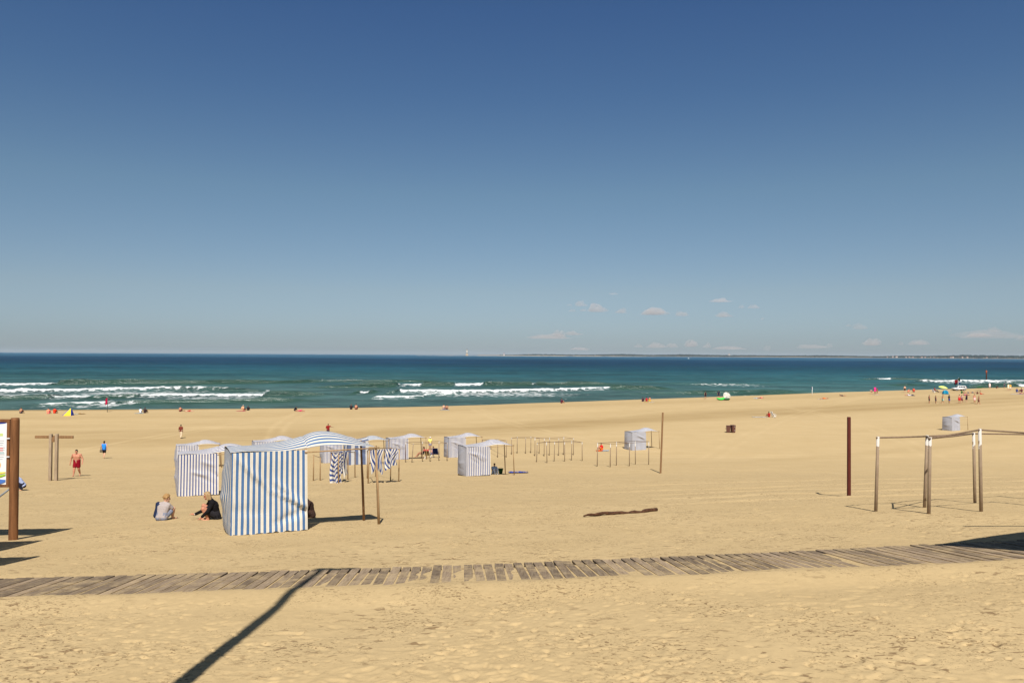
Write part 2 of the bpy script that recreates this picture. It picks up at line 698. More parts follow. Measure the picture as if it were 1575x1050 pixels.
def bw_y(x):
    return np.polyval(bco, x)


def bw_slope(x):
    return 2 * bco[0] * x + bco[1]


def bw_dist(x, y):
    """signed distance across the boardwalk, positive away from the camera"""
    return (y - bw_y(x)) / np.sqrt(1 + bw_slope(x) ** 2)


# ------------------------------------------------------------------ sand
def build_sand():
    ys = [-6.0]
    while ys[-1] < 470:
        y = ys[-1]
        ys.append(y + (0.35 if y < 4 else (max(0.02, 0.0030 * y) if y < 24 else 0.0043 * y)))
    ys = np.array(ys)
    us = np.concatenate([np.linspace(-2.4, -0.76, 60)[:-1], np.linspace(-0.74, 0.74, 900), np.linspace(0.76, 2.4, 60)[1:]])
    Y, U = np.meshgrid(ys, us, indexing='ij')
    X = U * (Y + np.where(Y < 6, (6 - Y) * 1.2, 0) + 0.5)
    base = HC - base_h(X, Y)
    Z = base + mid_noise(X, Y)
    near = 1 - sstep(30, 75, Y)
    # trampled surface
    Z += near * (0.012 * vnoise(X / 0.9, Y / 0.9, 21) + 0.005 * vnoise(X / 0.27, Y / 0.27, 22) + 0.003 * vnoise(X / 0.12, Y / 0.12, 23))
    rid = 1 - 2 * np.abs(vnoise(X / 0.45 + 7, Y / 0.33, 24))
    pat = sstep(-0.05, 0.25, vnoise(X / 3.1, Y / 3.1, 25))
    Z += near * pat * 0.006 * rid * vnoise(X / 0.2, Y / 0.2, 26)
    tint = np.zeros_like(Z)
    # footprints
    dep = np.zeros_like(Z)

    def dent(cx, cy, ang, la, lb, d, rim):
        r0 = np.searchsorted(ys, cy - 2.2 * la)
        r1 = np.searchsorted(ys, cy + 2.2 * la)
        if r1 - r0 < 2:
            return
        row = X[(r0 + r1) // 2]
        c0 = np.searchsorted(row, cx - 2.4 * la)
        c1 = np.searchsorted(row, cx + 2.4 * la)
        if c1 - c0 < 2:
            return
        dx = X[r0:r1, c0:c1] - cx
        dy = Y[r0:r1, c0:c1] - cy
        a = (dx * math.cos(ang) + dy * math.sin(ang)) / la
        b = (-dx * math.sin(ang) + dy * math.cos(ang)) / lb
        q = a * a + b * b
        dep[r0:r1, c0:c1] += -d * np.exp(-q * q * 1.2) + rim * np.exp(-((np.sqrt(q) - 1.35) / 0.35) ** 2)

    for k in range(7000):
        y = 5.2 + 70 * RNG.random() ** 2.1
        x = (RNG.random() * 2 - 1) * 0.74 * y
        s = 0.5 + 0.8 * RNG.random()
        dent(x, y, RNG.random() * PI, 0.14 * s, 0.062 * s, (0.001 + 0.012 * RNG.random() ** 4) * s, 0.002 * s)
    # kicked up crumbs and small pits, thickest in the trampled patches
    for k in range(26000):
        y = 5.0 + 34 * RNG.random() ** 1.9
        x = (RNG.random() * 2 - 1) * 0.72 * y
        if vnoise(np.array([x / 1.7]), np.array([y / 1.4]), 27)[0] + 0.22 * RNG.standard_normal() < 0.06:
            continue
        s = (0.7 + 0.9 * RNG.random() ** 2) * (1 + y / 40)
        dent(x, y, RNG.normal(0.3, 0.7), 0.040 * s, 0.020 * s, 0.008 * s * (0.3 + RNG.random()), 0.001 * s)
    # walking trails
    for k in range(22):
        y0 = 6 + 50 * RNG.random()
        x0 = (RNG.random() * 2 - 1) * 0.7 * y0
        ang = RNG.normal(0.15, 0.5) + (PI if RNG.random() < 0.5 else 0)
        for q in range(60):
            sd = 1 if q % 2 else -1
            px_ = x0 + math.cos(ang) * 0.62 * q - math.sin(ang) * 0.10 * sd
            py_ = y0 + math.sin(ang) * 0.62 * q + math.cos(ang) * 0.10 * sd
            ang += RNG.normal(0, 0.025)
            if py_ < 5 or py_ > 90:
                break
            dent(px_, py_, ang, 0.13, 0.055, 0.011, 0.004)
    Z += dep
    # beach tractor and tyre tracks (paler, drier sand) and damp bands in the runnel
    T = Y - np.interp(X, CX, CY)
    damp = np.exp(-((T + 44 + 10 * vnoise(X / 45, Y / 60, 31)) / 12) ** 2) * 0.55 + np.exp(-((T + 9) / 6) ** 2) * 0.22
    damp += 0.42 * sstep(60, 90, Y) * (vnoise(X / 60, T / 4.5, 32) + 0.3 * vnoise(X / 25, T / 1.8, 33))
    tint -= damp * (1.05 + 0.5 * vnoise(X / 8, Y / 6, 34))
    wet = sstep(2, 7, T)
    tint -= wet * 0.9
    for (a, b, c_, w_) in ((-46, 0.05, 0.0012, 1), (-30, -0.06, 0.0010, 1), (-14, 0.20, 0.0, .8), (10, -0.10, 0.0008, 1), (28, 0.12, 0.0004, .8), (-60, 0.3, 0.0008, .7), (50, 0.06, -0.0007, .8)):
        xc = a + b * (Y - 100) * 4 + c_ * 3.0 * (Y - 110) ** 2
        for off in (-0.9, 0.9):
            tr = np.exp(-((X - xc - off) / 0.45) ** 2) * sstep(74, 84, Y) * (1 - sstep(-14, -4, T))
            tint += 0.62 * w_ * tr * (0.5 + vnoise(X / 3, Y / 3, 35))
    for yy, sl, cv in ((84, 0.05, 0.0006), (104, 0.10, 0.0010), (122, 0.22, 0.0006), (112, -0.04, 0.0012)):
        for off in (-1.0, 1.0):
            tr = np.exp(-((Y - (yy + sl * X + cv * X * X) - off) / 0.5) ** 2)
            tint += 0.52 * tr * (0.5 + vnoise(X / 6, Y / 3, 36)) * (T < -8)
    # raked lines around the right of the beach
    for yy, sl in ((26, 0.10), (29, 0.12), (33, 0.16), (38, 0.2), (43, .22)):
        tr = np.exp(-((Y - (yy + sl * (X - 10) + 0.008 * (X - 6) ** 2)) / 0.22) ** 2) * sstep(2, 8, X)
        Z += 0.05 * tr
        tint += 0.2 * tr
    # around the boardwalk: the sand lies against it, drifts over its near edge
    D = bw_dist(X, Y)
    pl = HC - base_h(X, bw_y(X)) + 0.0 * X
    HW = bw_w(X) / 2
    inside = 1 - sstep(HW + 0.02, HW + np.where(D < 0, 1.1, 0.5), np.abs(D))
    slope = (HC - base_h(X, bw_y(X) + 0.5)) - (HC - base_h(X, bw_y(X) - 0.5))
    plank = pl + slope * D + mid_noise(X, bw_y(X)) * 0.0
    bury = 0.030 * vnoise(X / 1.6, Y * 0.6 + 5, 41) + 0.020 * vnoise(X / 0.5, Y / 0.35, 42)
    level = plank + 0.023 + bury * 0.28
    level = np.where(D < 0, level + 0.026 * sstep(HW - 0.26, HW + 0.16, -D + 0.20 * vnoise(X / 1.3, X * 0 + 3, 43) + 0.06 * vnoise(X / .35, Y / .3, 45)), level - 0.05 * sstep(HW - .42, HW - .15, D))
    Z = Z * (1 - inside) + level * inside
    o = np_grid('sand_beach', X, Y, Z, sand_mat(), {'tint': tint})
    tag(o, kind='structure')
    return o


def zsand_bw(x):
    return HC - float(base_h(np.array([x]), np.array([bw_y(x)]))[0])


build_sand()


def build_boardwalk():
    bm = bmesh.new()
    lay = bm.faces.layers.float.new('tone')
    # march along the curve
    x = -14.0
    k = 0
    while x < 17.0:
        sl = float(bw_slope(x))
        ang = math.atan(sl)
        yc = float(bw_y(x))
        h0 = zsand_bw(x)
        dz = float(base_h(np.array([x]), np.array([yc - 0.5]))[0] - base_h(np.array([x]), np.array([yc + 0.5]))[0])
        rot = Euler((math.atan(dz), random.gauss(0, 0.006), ang + random.gauss(0, 0.010))).to_matrix()
        w = 0.133 + random.uniform(-0.006, 0.005)
        ln = float(bw_w(x)) + random.uniform(-0.03, 0.03)
        dz_p = random.gauss(0.0, 0.004)
        n0 = len(bm.faces)
        box(bm, (x - math.sin(ang) * random.uniform(-.02, .02), yc + random.uniform(-.015, .015), h0 + 0.012 + dz_p), (w, ln, 0.04), rot, 0.005)
        bm.faces.ensure_lookup_table()
        t = random.random()
        for f in bm.faces[n0:]:
            f[lay] = t
        x += 0.163 * math.cos(ang)
        k += 1
    m, nt, out = new_mat('weathered_planks')
    b = N(nt, 'ShaderNodeBsdfPrincipled')
    b.inputs['Roughness'].default_value = 0.85
    b.inputs['Specular IOR Level'].default_value = 0.2
    at = N(nt, 'ShaderNodeAttribute', attribute_name='tone')
    tc = N(nt, 'ShaderNodeTexCoord')
    mp = N(nt, 'ShaderNodeMapping')
    mp.inputs['Scale'].default_value = (38, 3.0, 10)
    L(nt, tc, 'Object', mp, 'Vector')
    no = N(nt, 'ShaderNodeTexNoise', i_Scale=1.0, i_Detail=6.0, i_Roughness=0.7)
    no.noise_dimensions = '4D'
    L(nt, mp, 0, no, 'Vector')
    ml = N(nt, 'ShaderNodeMath', operation='MULTIPLY', i_1=40.0)
    L(nt, at, 'Fac', ml, 0)
    L(nt, ml, 0, no, 'W')
    cr = N(nt, 'ShaderNodeValToRGB')
    e = cr.color_ramp.elements
    e[0].position, e[0].color = 0.28, (0.135, 0.092, 0.056, 1)
    e[1].position, e[1].color = 0.74, (0.40, 0.305, 0.208, 1)
    k2 = e.new(0.5)
    k2.color = (0.25, 0.182, 0.118, 1)
    L(nt, no, 'Fac', cr, 0)
    r2 = N(nt, 'ShaderNodeMapRange')
    r2.inputs['To Min'].default_value = 0.60
    r2.inputs['To Max'].default_value = 1.22
    L(nt, at, 'Fac', r2, 0)
    mx = N(nt, 'ShaderNodeMix', data_type='RGBA', blend_type='MULTIPLY')
    mx.inputs[0].default_value = 1.0
    L(nt, cr, 0, mx, 6)
    L(nt, r2, 0, mx, 7)
    # blown sand lying in patches on the planks
    sn = N(nt, 'ShaderNodeTexNoise', i_Scale=2.2, i_Detail=8.0, i_Roughness=0.72)
    L(nt, tc, 'Object', sn, 'Vector')
    sr = N(nt, 'ShaderNodeMapRange')
    sr.inputs['From Min'].default_value = 0.47
    sr.inputs['From Max'].default_value = 0.66
    sr.inputs['To Max'].default_value = 0.85
    L(nt, sn, 'Fac', sr, 0)
    m2 = N(nt, 'ShaderNodeMix', data_type='RGBA')
    m2.inputs[7].default_value = rgb(srgb(176, 153, 116))
    L(nt, sr, 0, m2, 0)
    L(nt, mx, 2, m2, 6)
    L(nt, m2, 2, b, 'Base Color')
    bp = N(nt, 'ShaderNodeBump', i_Strength=0.5, i_Distance=0.006)
    L(nt, no, 'Fac', bp, 'Height')
    L(nt, bp, 0, b, 'Normal')
    L(nt, b, 0, out, 0)
    o = obj('boardwalk', bm, m, smooth=False)
    tag(o, kind='structure')


build_boardwalk()

# ------------------------------------------------------------------ sea
WAVES = [
    # (photo px, photo py of the wave foot, height m, foam 0..1)
    [(-260, 594, .9, 1), (0, 592.5, .9, 1), (78, 591.5, .9, 1), (86, 591, .9, 0), (300, 591, .8, 0), (420, 589, .6, .0), (470, 587.5, .6, .0), (500, 587, .6, .35), (585, 587, .6, .3), (600, 587, .5, 0), (700, 586.5, .2, 0)],
    [(-260, 605, 1, 1), (0, 603.5, 1, 1), (110, 601, 1, 1), (200, 600, .9, .9), (300, 599.5, .7, .55), (360, 600.5, .5, .3), (440, 602, .3, 0)],
    [(-60, 613, .3, 0), (74, 612, .5, 0), (80, 611.5, .5, .9), (130, 611, .5, .75), (142, 611, .4, 0), (205, 610, .5, 0), (215, 609.5, .6, .9), (300, 609, .7, 1), (400, 609, .7, 1), (412, 608, .7, .2), (460, 607, .5, 0), (520, 607, .2, 0)],
    [(30, 623, .25, 0), (80, 623, .4, .8), (165, 621, .4, .6), (200, 620, .35, .1), (330, 618, .35, 0), (420, 617, .4, 0), (520, 616, .2, 0)],
    [(470, 596, .4, 0), (560, 595, .7, 0), (610, 594, .75, 0), (614, 593.5, .85, 1), (645, 593.5, .85, .9), (651, 593.5, .8, 0), (697, 593, .8, 0), (701, 593, .95, 1), (741, 592.7, .95, 1), (746, 593, .8, 0), (817, 592.5, .7, 0), (821, 592.5, .7, .6), (828, 592, .7, 0), (900, 592, .6, 0), (980, 592, .2, 0)],
    [(590, 605, .3, 0), (608, 604.5, .8, .4), (620, 603.5, 1.2, 1), (700, 604, 1.05, 1), (800, 602.5, 1, 1), (860, 600.5, .9, 1), (936, 598, .95, 1), (941, 598, .9, 0), (985, 598, .7, 0), (1050, 598, .2, 0)],
    [(535, 606, .3, 0), (553, 605, .55, 0), (555, 605, .55, 1), (565, 604.5, .55, 1), (568, 604, .55, 0), (590, 603, .3, 0)],
    [(568, 613, .25, 0), (582, 612.5, .55, 1), (646, 611.5, .5, .9), (655, 611, .2, 0)],
    [(645, 607.5, .2, 0), (655, 607.3, .4, .85), (700, 607, .4, .7), (708, 607, .2, 0)],
    [(1310, 584, .4, 0), (1350, 583.5, .6, .3), (1358, 583, .65, 1), (1370, 583, .65, 1), (1374, 583, .5, 0), (1470, 584.5, .3, 0)],
    [(1405, 587.5, .4, 0), (1424, 588, .85, .8), (1450, 588.5, 1.1, 1), (1500, 588, 1.1, 1), (1545, 588.5, .85, 1), (1553, 589, .5, .3), (1640, 589, .3, 0)],
    [(1430, 584, .3, .35), (1500, 585, .3, .4), (1550, 585.5, .45, .8), (1700, 586, .5, .9)],
    [(1480, 596, .3, 0), (1520, 595.5, .6, 0), (1564, 594.5, .6, 0), (1568, 594.5, .7, 1), (1700, 595, .7, 1)],
    [(930, 606, .2, 0), (1150, 604, .45, 0), (1230, 604, .3, 0)],
    [(1080, 611, .1, 0), (1180, 605, .4, .0), (1280, 602, .3, 0)],
    [(1340, 593, .25, 0), (1400, 592.5, .4, .1), (1440, 592, .25, 0)],
    [(1000, 590.5, .2, 0), (1080, 592, .2, .2), (1170, 591, .2, .2), (1230, 590, .1, 0)],
]


def build_sea():
    ys = [112.0]
    while ys[-1] < 1100:
        ys.append(ys[-1] + max(0.45, 0.0026 * ys[-1]))
    while ys[-1] < 25000:
        ys.append(ys[-1] * 1.045)
    ys = np.array(ys)
    us = np.linspace(-0.95, 0.95, 760)
    Y, U = np.meshgrid(ys, us, indexing='ij')
    X = U * Y
    Z = np.zeros_like(X)
    foam = np.zeros_like(X)
    face = np.zeros_like(X)
    nr = (1 - sstep(500, 1100, Y))
    # wind swell, crests along the shore
    for k in range(9):
        lam = RNG.uniform(11, 46)
        th = RNG.normal(0.12, 0.12)
        ph = RNG.uniform(0, 2 * PI)
        q = (Y * math.cos(th) - X * math.sin(th)) / lam * 2 * PI + ph + 1.6 * vnoise(X / 70, Y / 70, 50 + k) * 2
        Z += nr * 0.05 * (lam / 25) * (0.6 + vnoise(X / 55, Y / 40, 60 + k)) * np.sin(q)
    face = np.clip(np.gradient(Z, axis=0) / np.gradient(Y, axis=0) * 7.0, 0, .75) * sstep(-0.1, 0.25, vnoise(X / 60, Y / 28, 77)) * nr
    Z += nr * 0.10 * vnoise(X / 7, Y / 3.0, 71) + nr * 0.05 * vnoise(X / 2.5, Y / 1.2, 72)
    for wi, w in enumerate(WAVES):
        P = [seaspot(a, b) for a, b, _, _ in w]
        wx = np.array([p.x for p in P])
        wy = np.array([p.y for p in P])
        am = np.array([a[2] for a in w], float)
        fm = np.array([a[3] for a in w], float)
        am[0] *= 0.0 if w[0][0] > 0 else 1
        am[-1] *= 0.0 if w[-1][0] < 1575 else 1
        inx = (X > wx[0]) & (X < wx[-1])
        yc = np.interp(X, wx, wy) + 2.2 * vnoise(X / 16, X * 0 + wi, 80 + wi) + 0.8 * vnoise(X / 4, X * 0 + wi, 81 + wi)
        a = np.interp(X, wx, am) * (1.75 - 0.75 * np.interp(X, wx, fm)) * inx * (1.0 + 0.5 * vnoise(X / 9, X * 0, 90 + wi))
        f = np.interp(X, wx, fm) * inx
        t = Y - yc - 2.0
        prof = 1.25 * np.where(t < 0, np.exp(-(t / 1.7) ** 2), np.exp(-(t / 5.5) ** 2))
        bore = np.where(t < 0, np.exp(-(t / 1.8) ** 4), np.exp(-(t / 4.0) ** 2))
        pr = prof * (1 - f) + bore * f
        rough = 1 + f * (0.5 * vnoise(X / 1.6, Y / 1.1, 95) + 0.35 * vnoise(X / 0.7, Y / 0.6, 96))
        Z += a * pr * rough * (1 - 0.18 * f)
        face = np.maximum(face, (1 - f) * np.clip(a / 0.5, 0, 1) * np.where(t < -0.6, np.exp(-((t + 0.6) / 13.0) ** 2), np.exp(-((t + .6) / 1.0) ** 2)) * 0.9)  # face green, run out ahead over flat water as its reflection
        core = np.where(t < 0, np.exp(-((t) / 1.9) ** 4), np.exp(-(t / 2.6) ** 2))
        trail = np.where(t < 0, np.exp(-(t / 13) ** 2), np.exp(-(t / 22) ** 2))
        foam = np.maximum(foam, f * 1.05 * core)
        foam = np.maximum(foam, f * 0.54 * trail * inx)
    # lace of spent foam left over the inner surf
    lace = np.zeros_like(X)
    for (px0, px1, py, sy, st) in ((90, 330, 605, 9, .44), (-100, 120, 608, 7, .36), (230, 420, 612, 5, .38), (120, 210, 622, 5, .42), (620, 900, 606, 8, .40), (1060, 1180, 592, 7, .36), (1440, 1600, 586, 10, .46), (1490, 1600, 590, 9, .42), (370, 440, 603, 6, .34)):
        p0, p1 = seaspot(px0, py), seaspot(px1, py)
        cx, cy = (p0.x + p1.x) / 2, (p0.y + p1.y) / 2
        hw = abs(p1.x - p0.x) / 2
        lace = np.maximum(lace, 1.42 * st * np.exp(-((X - cx) / hw) ** 4) * np.exp(-((Y - cy) / (2.6 * sy)) ** 2))
    foam = np.maximum(foam, lace)
    # swash line against the sand
    h = HC - base_h(X, Y)
    foam = np.maximum(foam, np.exp(-((h - 0.0) / 0.16) ** 2) * 0.55 * (Y < 460))
    o = np_grid('sea_water', X, Y, Z, sea_mat(), {'foam': foam, 'face': face})
    tag(o, kind='structure')
    return o


build_sea()

# ------------------------------------------------------------------ striped beach tents
M_STR_A = stripe_mat('blue_striped_canvas', srgb(82, 116, 160), srgb(226, 219, 204), 0.131, 0.05, 0.5)
M_STR_B = stripe_mat('navy_striped_canvas', srgb(76, 90, 140), srgb(224, 219, 212), 0.131, 0.04, 0.42)
M_STR_C = stripe_mat('wide_striped_canvas', srgb(100, 112, 142), srgb(196, 196, 196), 0.62, 0.0, 0.5)
M_STR_G = stripe_mat('pale_shaded_canvas', srgb(160, 162, 176), srgb(188, 188, 193), 0.131, 0.0, 0.42)  # pale tents; also side walls, their shade put into the colour
M_POLE = wood_mat('pine_pole', (0.22, 0.135, 0.065), (0.42, 0.275, 0.14))
M_POLE_SHADE = wood_mat('shaded_pole', (0.16, 0.085, 0.04), (0.29, 0.165, 0.085))  # pine pole with the awning's shade put into its colour
M_GREYWOOD = wood_mat('grey_wood', (0.22, 0.155, 0.098), (0.40, 0.31, 0.215))
M_RED = wood_mat('red_brown_stain', (0.062, 0.011, 0.008), (0.105, 0.020, 0.012))
M_BROWN = wood_mat('brown_stain', (0.155, 0.082, 0.036), (0.28, 0.16, 0.075))


def frame_pole_mat():
    m, nt, out = new_mat('painted_top_pole')
    b = N(nt, 'ShaderNodeBsdfPrincipled')
    b.inputs['Roughness'].default_value = 0.8
    tc = N(nt, 'ShaderNodeTexCoord')
    sp = N(nt, 'ShaderNodeSeparateXYZ')
    L(nt, tc, 'Object', sp, 0)
    no = N(nt, 'ShaderNodeTexNoise', i_Scale=7.0, i_Detail=5.0)
    L(nt, tc, 'Object', no, 'Vector')
    ad = N(nt, 'ShaderNodeMath', operation='MULTIPLY_ADD', i_1=1.1, i_2=-0.55)
    L(nt, no, 'Fac', ad, 0)
    su = N(nt, 'ShaderNodeMath', operation='ADD')
    L(nt, sp, 'Z', su, 0)
    L(nt, ad, 0, su, 1)
    gt = N(nt, 'ShaderNodeMath', operation='GREATER_THAN', i_1=1.62)
    L(nt, su, 0, gt, 0)
    cr = N(nt, 'ShaderNodeMix', data_type='RGBA')
    cr.inputs[6].default_value = (0.17, 0.115, 0.07, 1)
    cr.inputs[7].default_value = (0.34, 0.25, 0.165, 1)
    L(nt, no, 'Fac', cr, 0)
    mx = N(nt, 'ShaderNodeMix', data_type='RGBA')
    mx.inputs[7].default_value = (0.52, 0.48, 0.43, 1)
    L(nt, gt, 0, mx, 0)
    L(nt, cr, 2, mx, 6)
    L(nt, mx, 2, b, 'Base Color')
    L(nt, b, 0, out, 0)
    return m


M_FPOLE = frame_pole_mat()
M_RAIL = wood_mat('rail_wood', (0.13, 0.085, 0.055), (0.24, 0.165, 0.11))
TW, TD, TH, TA = 1.80, 1.5, 1.95, 1.78


def fold(x, z, s):
    """soft sag and drag creases of a canvas wall"""
    v = 0.030 * math.sin(PI * x) * math.sin(PI * min(1, z * 1.1))
    for i, (x0, z0, x1, z1, d, w) in enumerate(s):
        ux, uz = x1 - x0, z1 - z0
        l2 = ux * ux + uz * uz
        t = ((x - x0) * ux + (z - z0) * uz) / l2
        if -0.15 < t < 1.15:
            e = abs((x - x0) * uz - (z - z0) * ux) / math.sqrt(l2)
            v += d * math.exp(-(e / w) ** 2) * max(0.0, math.sin(PI * min(1, max(0, (t + .15) / 1.3))))
    return v


def make_tent(label, mat, seed=1, awning=True, mat_top=None, side_mat=None):
    rnd = random.Random(seed)
    mat_top = mat_top or mat
    root = empty('striped_beach_tent', (0, 0, 0))
    tag(root, label, 'tent', 'striped canvas tents on the beach')
    if seed == 1:
        cf = [(0.06, 0.95, 0.52, 0.50, -0.075, 0.035), (0.50, 0.52, 1.0, 0.28, -0.10, 0.03), (0.58, 0.62, 1.0, 0.27, -0.07, 0.03), (0.35, 0.62, 1.0, 0.22, 0.05, 0.05), (0.55, 0.10, 1.0, 0.25, 0.06, 0.04), (0.0, 0.3, 0.45, 0.25, 0.03, 0.06), (0.02, 0.5, 0.2, 0.1, -0.05, 0.04)]
    else:
        cf = []
        for k in range(4):
            x0 = rnd.random() * 0.6
            z0 = 0.35 + rnd.random() * 0.5
            cf.append((x0, z0, x0 + 0.3 + rnd.random() * 0.3, z0 - 0.1 - rnd.random() * 0.25, rnd.choice((-0.07, -0.05, 0.04)), 0.03 + rnd.random() * 0.02))
    hem = [rnd.uniform(-0.02, 0.035) for _ in range(40)]

    def hz(u, z):
        k = u * 30
        i = int(k)
        h = hem[i] + (hem[i + 1] - hem[i]) * (k - i)
        return z * TH + (1 - z) * h * 0.9 - 0.03 * (1 - z)
    # front wall (faces -y)
    bm = bmesh.new()
    grid(bm, 44, 30, lambda u, z: Vector((u * TW + 0.02 * (1 - z) * (2 * u - 1), -0.05 * (1 - z) + fold(u, z, cf) * 1.0 + 0.012 * math.sin(u * 19) * (1 - z), hz(u, z))),
         lambda u, z: (u * TW + 0.03, z))
    obj('front_wall', bm, mat, root)
    bm = bmesh.new()
    cs = [(0.1, 0.9, 0.9, 0.6, 0.04, 0.05), (0.1, 0.45, 0.9, 0.38, 0.05, 0.05), (0.1, 0.2, 0.9, 0.25, -0.03, 0.05)]
    grid(bm, 26, 26, lambda u, z: Vector((-0.02 * (1 - z) - (0.11 * math.sin(PI * u) * math.sin(PI * min(1, 0.1 + z * 0.9)) + 0.7 * fold(u, z, cs) * math.sin(PI * u)) - 0.004, u * TD - 0.05 * (1 - z) * (1 - u), hz(u * 0.9, z))), lambda u, z: (u * TD + 0.06, z))
    obj('side_wall', bm, side_mat or mat, root)
    bm = bmesh.new()
    grid(bm, 24, 16, lambda u, z: Vector((u * TW, TD + 0.05 * (1 - z) + fold(u, z, cf), hz(u, z))), lambda u, z: (u * TW, z))
    obj('back_wall', bm, mat, root)

    # roof over the cabin; stripes run from the closed end to the awning
    def rf(u, v):
        z = TH + 0.012 + 0.09 * math.sin(PI * v) * (0.35 + 0.65 * math.sin(PI * u * 0.9)) + (0.03 + 0.16 * math.sin(PI * v)) * u ** 4.5
        return Vector((u * TW - 0.03 * (1 - u), v * TD, z + 0.02 * math.sin(u * 7 + v * 3)))
    bm = bmesh.new()
    grid(bm, 24, 24, rf, lambda u, v: (v * TD + 0.05, u))
    obj('roof', bm, mat_top, root)
    if awning:
        def aw(u, v):
            e = 0.26 + 0.74 * math.sin(PI * v)
            z = TH + 0.042 - 0.05 * u + 0.16 * math.sin(PI * v) * (1 - u) ** 1.5 + 0.27 * math.sin(PI * min(1, u ** 0.72)) * e
            return Vector((TW + u * TA + 0.0, v * TD, z))
        bm = bmesh.new()
        grid(bm, 28, 24, aw, lambda u, v: (v * TD + 0.05, u))
        obj('awning', bm, mat_top, root)
    # poles
    r = 0.032
    ends = [(0.03, 0.05), (TW - 0.03, 0.03), (0.03, TD - 0.03), (TW - 0.03, TD - 0.03)]
    for x, y in ends:
        bm = bmesh.new()
        tube(bm, [(x, y, -0.3), (x, y, TH + 0.02)], r, 8)
        obj('pole', bm, M_POLE, root)
    if awning:
        for y, pm in ((0.02, M_POLE), (TD - 0.02, M_POLE_SHADE)):
            bm = bmesh.new()
            tube(bm, [(TW + TA + 0.10, y - 0.01, -0.35), (TW + TA + 0.05, y, 0.9), (TW + TA - 0.01, y, TH + 0.02)], [r * 1.1, r * 1.05, r * .95], 9)
            obj('pole', bm, pm, root)
        for y in (0.02, TD - 0.02):
            bm = bmesh.new()
            tube(bm, [(TW - 0.06, y - 0.035, TH - 0.06), (TW + TA + 0.08, y - 0.035, TH - 0.03)], 0.018, 7)
            obj('rail', bm, M_POLE, root)
    return root


def place_tent(root, px, py, rz=26.0, sc=1.0):
    p = spot(px, py)
    root.location = (p.x, p.y, p.z + 0.02)
    root.rotation_euler = (0, 0, R(rz))
    root.scale = (sc, sc, sc)
    return p


tA = make_tent('large near blue and white striped tent with billowing awning, closest to the boardwalk', M_STR_A, 1)
pA = place_tent(tA, 355, 823, 26, 1.0)
tB = make_tent('navy striped tent partly hidden behind the left side of the big near tent', M_STR_B, 2)
place_tent(tB, 274, 763, 24)
tG = make_tent('striped tent with grey side alone in mid beach, awning over a blue towel', M_STR_B, 3, side_mat=M_STR_G)  # shade of the side wall put into its canvas colour
place_tent(tG, 717, 732, 26)
TENTS = [
    (271, 721, 24, 'pale tent behind the left edge of the navy striped tent, awning towards the sea', tG, 0.93),
    (391, 716, 26, 'tent of which only pale roof and awning rise above the big near tent', tG, 1.0),
    (600, 707, 26, 'striped tent with pale domed awning beside the people in deck chairs', tG, 1.02),
    (691, 703.5, 26, 'grey striped tent just behind the deck chairs, awning reaching over bare poles', tG, 1.02),
    (497.5, 712, 26, 'small striped tent seen between poles under the big near awning', tG, 0.95),
]
for px, py, rz, lb, src, sc in TENTS:
    t = copy_tree(src)
    t['label'] = lb
    place_tent(t, px, py, rz, sc)
tJ = make_tent('tent in broad grey blue and white bands with an arched awning, behind the hanging cloths', M_STR_C, 5)
place_tent(tJ, 535, 715, 26, 1.0)
for c in children(tJ):
    if c.name.startswith('awning'):
        c.data.materials[0] = M_STR_A
tH = make_tent('pale plain canvas tent with lifted flap awning behind a bare pole frame', M_STR_G, 6, side_mat=M_STR_G)
place_tent(tH, 972.5, 692.5, 26, 1.04)
t = copy_tree(tH)
t['label'] = 'lone pale tent far up the beach behind the near right pole frame'
place_tent(t, 1464, 662.5, 26, 1.0)

# ------------------------------------------------------------------ bare pole frames
def pole_frame(label, posts, rails, rad=0.035, mat=None):
    """posts: (px base, py base, px top, py top) read on the ground; rails: pairs"""
    mat = mat or M_FPOLE
    base = [spot(a, b) for a, b, _, _ in posts]
    o = base[0]
    root = empty('pole_frame', o)
    tag(root, label, 'pole frame', 'bare pole frames of tents')
    tops = []
    for (a, b, c, d), p in zip(posts, base):
        r = ray(c, d)
        s = p.y / r.y
        t = Vector((r.x * s, p.y, HC + r.z * s))
        hgt = t.z - p.z
        q = 2.0 / hgt if False else 1.0
        tops.append(t)
        bm = bmesh.new()
        e = Vector((0, 0, 0))
        ax = (t - p)
        tube(bm, [e - ax * 0.12, e + ax * 0.5, e + ax], [rad * 1.05, rad, rad * 0.92], 8)
        po = obj('post', bm, mat, root)
        po.location = p - o
    for i, j in rails:
        bm = bmesh.new()
        a, b = tops[i] - o, tops[j] - o
        d = (b - a).normalized() * 0.06
        mid = (a + b) / 2 + Vector((0, 0, random.uniform(-0.012, 0.006)))
        tube(bm, [a - d + Vector((0, 0, -.03)), mid + Vector((0, 0, -.03)), b + d + Vector((0, 0, -.03))], rad * 0.52, 7)
        obj('rail', bm, M_RAIL, root)
    return root, [t for t in tops]


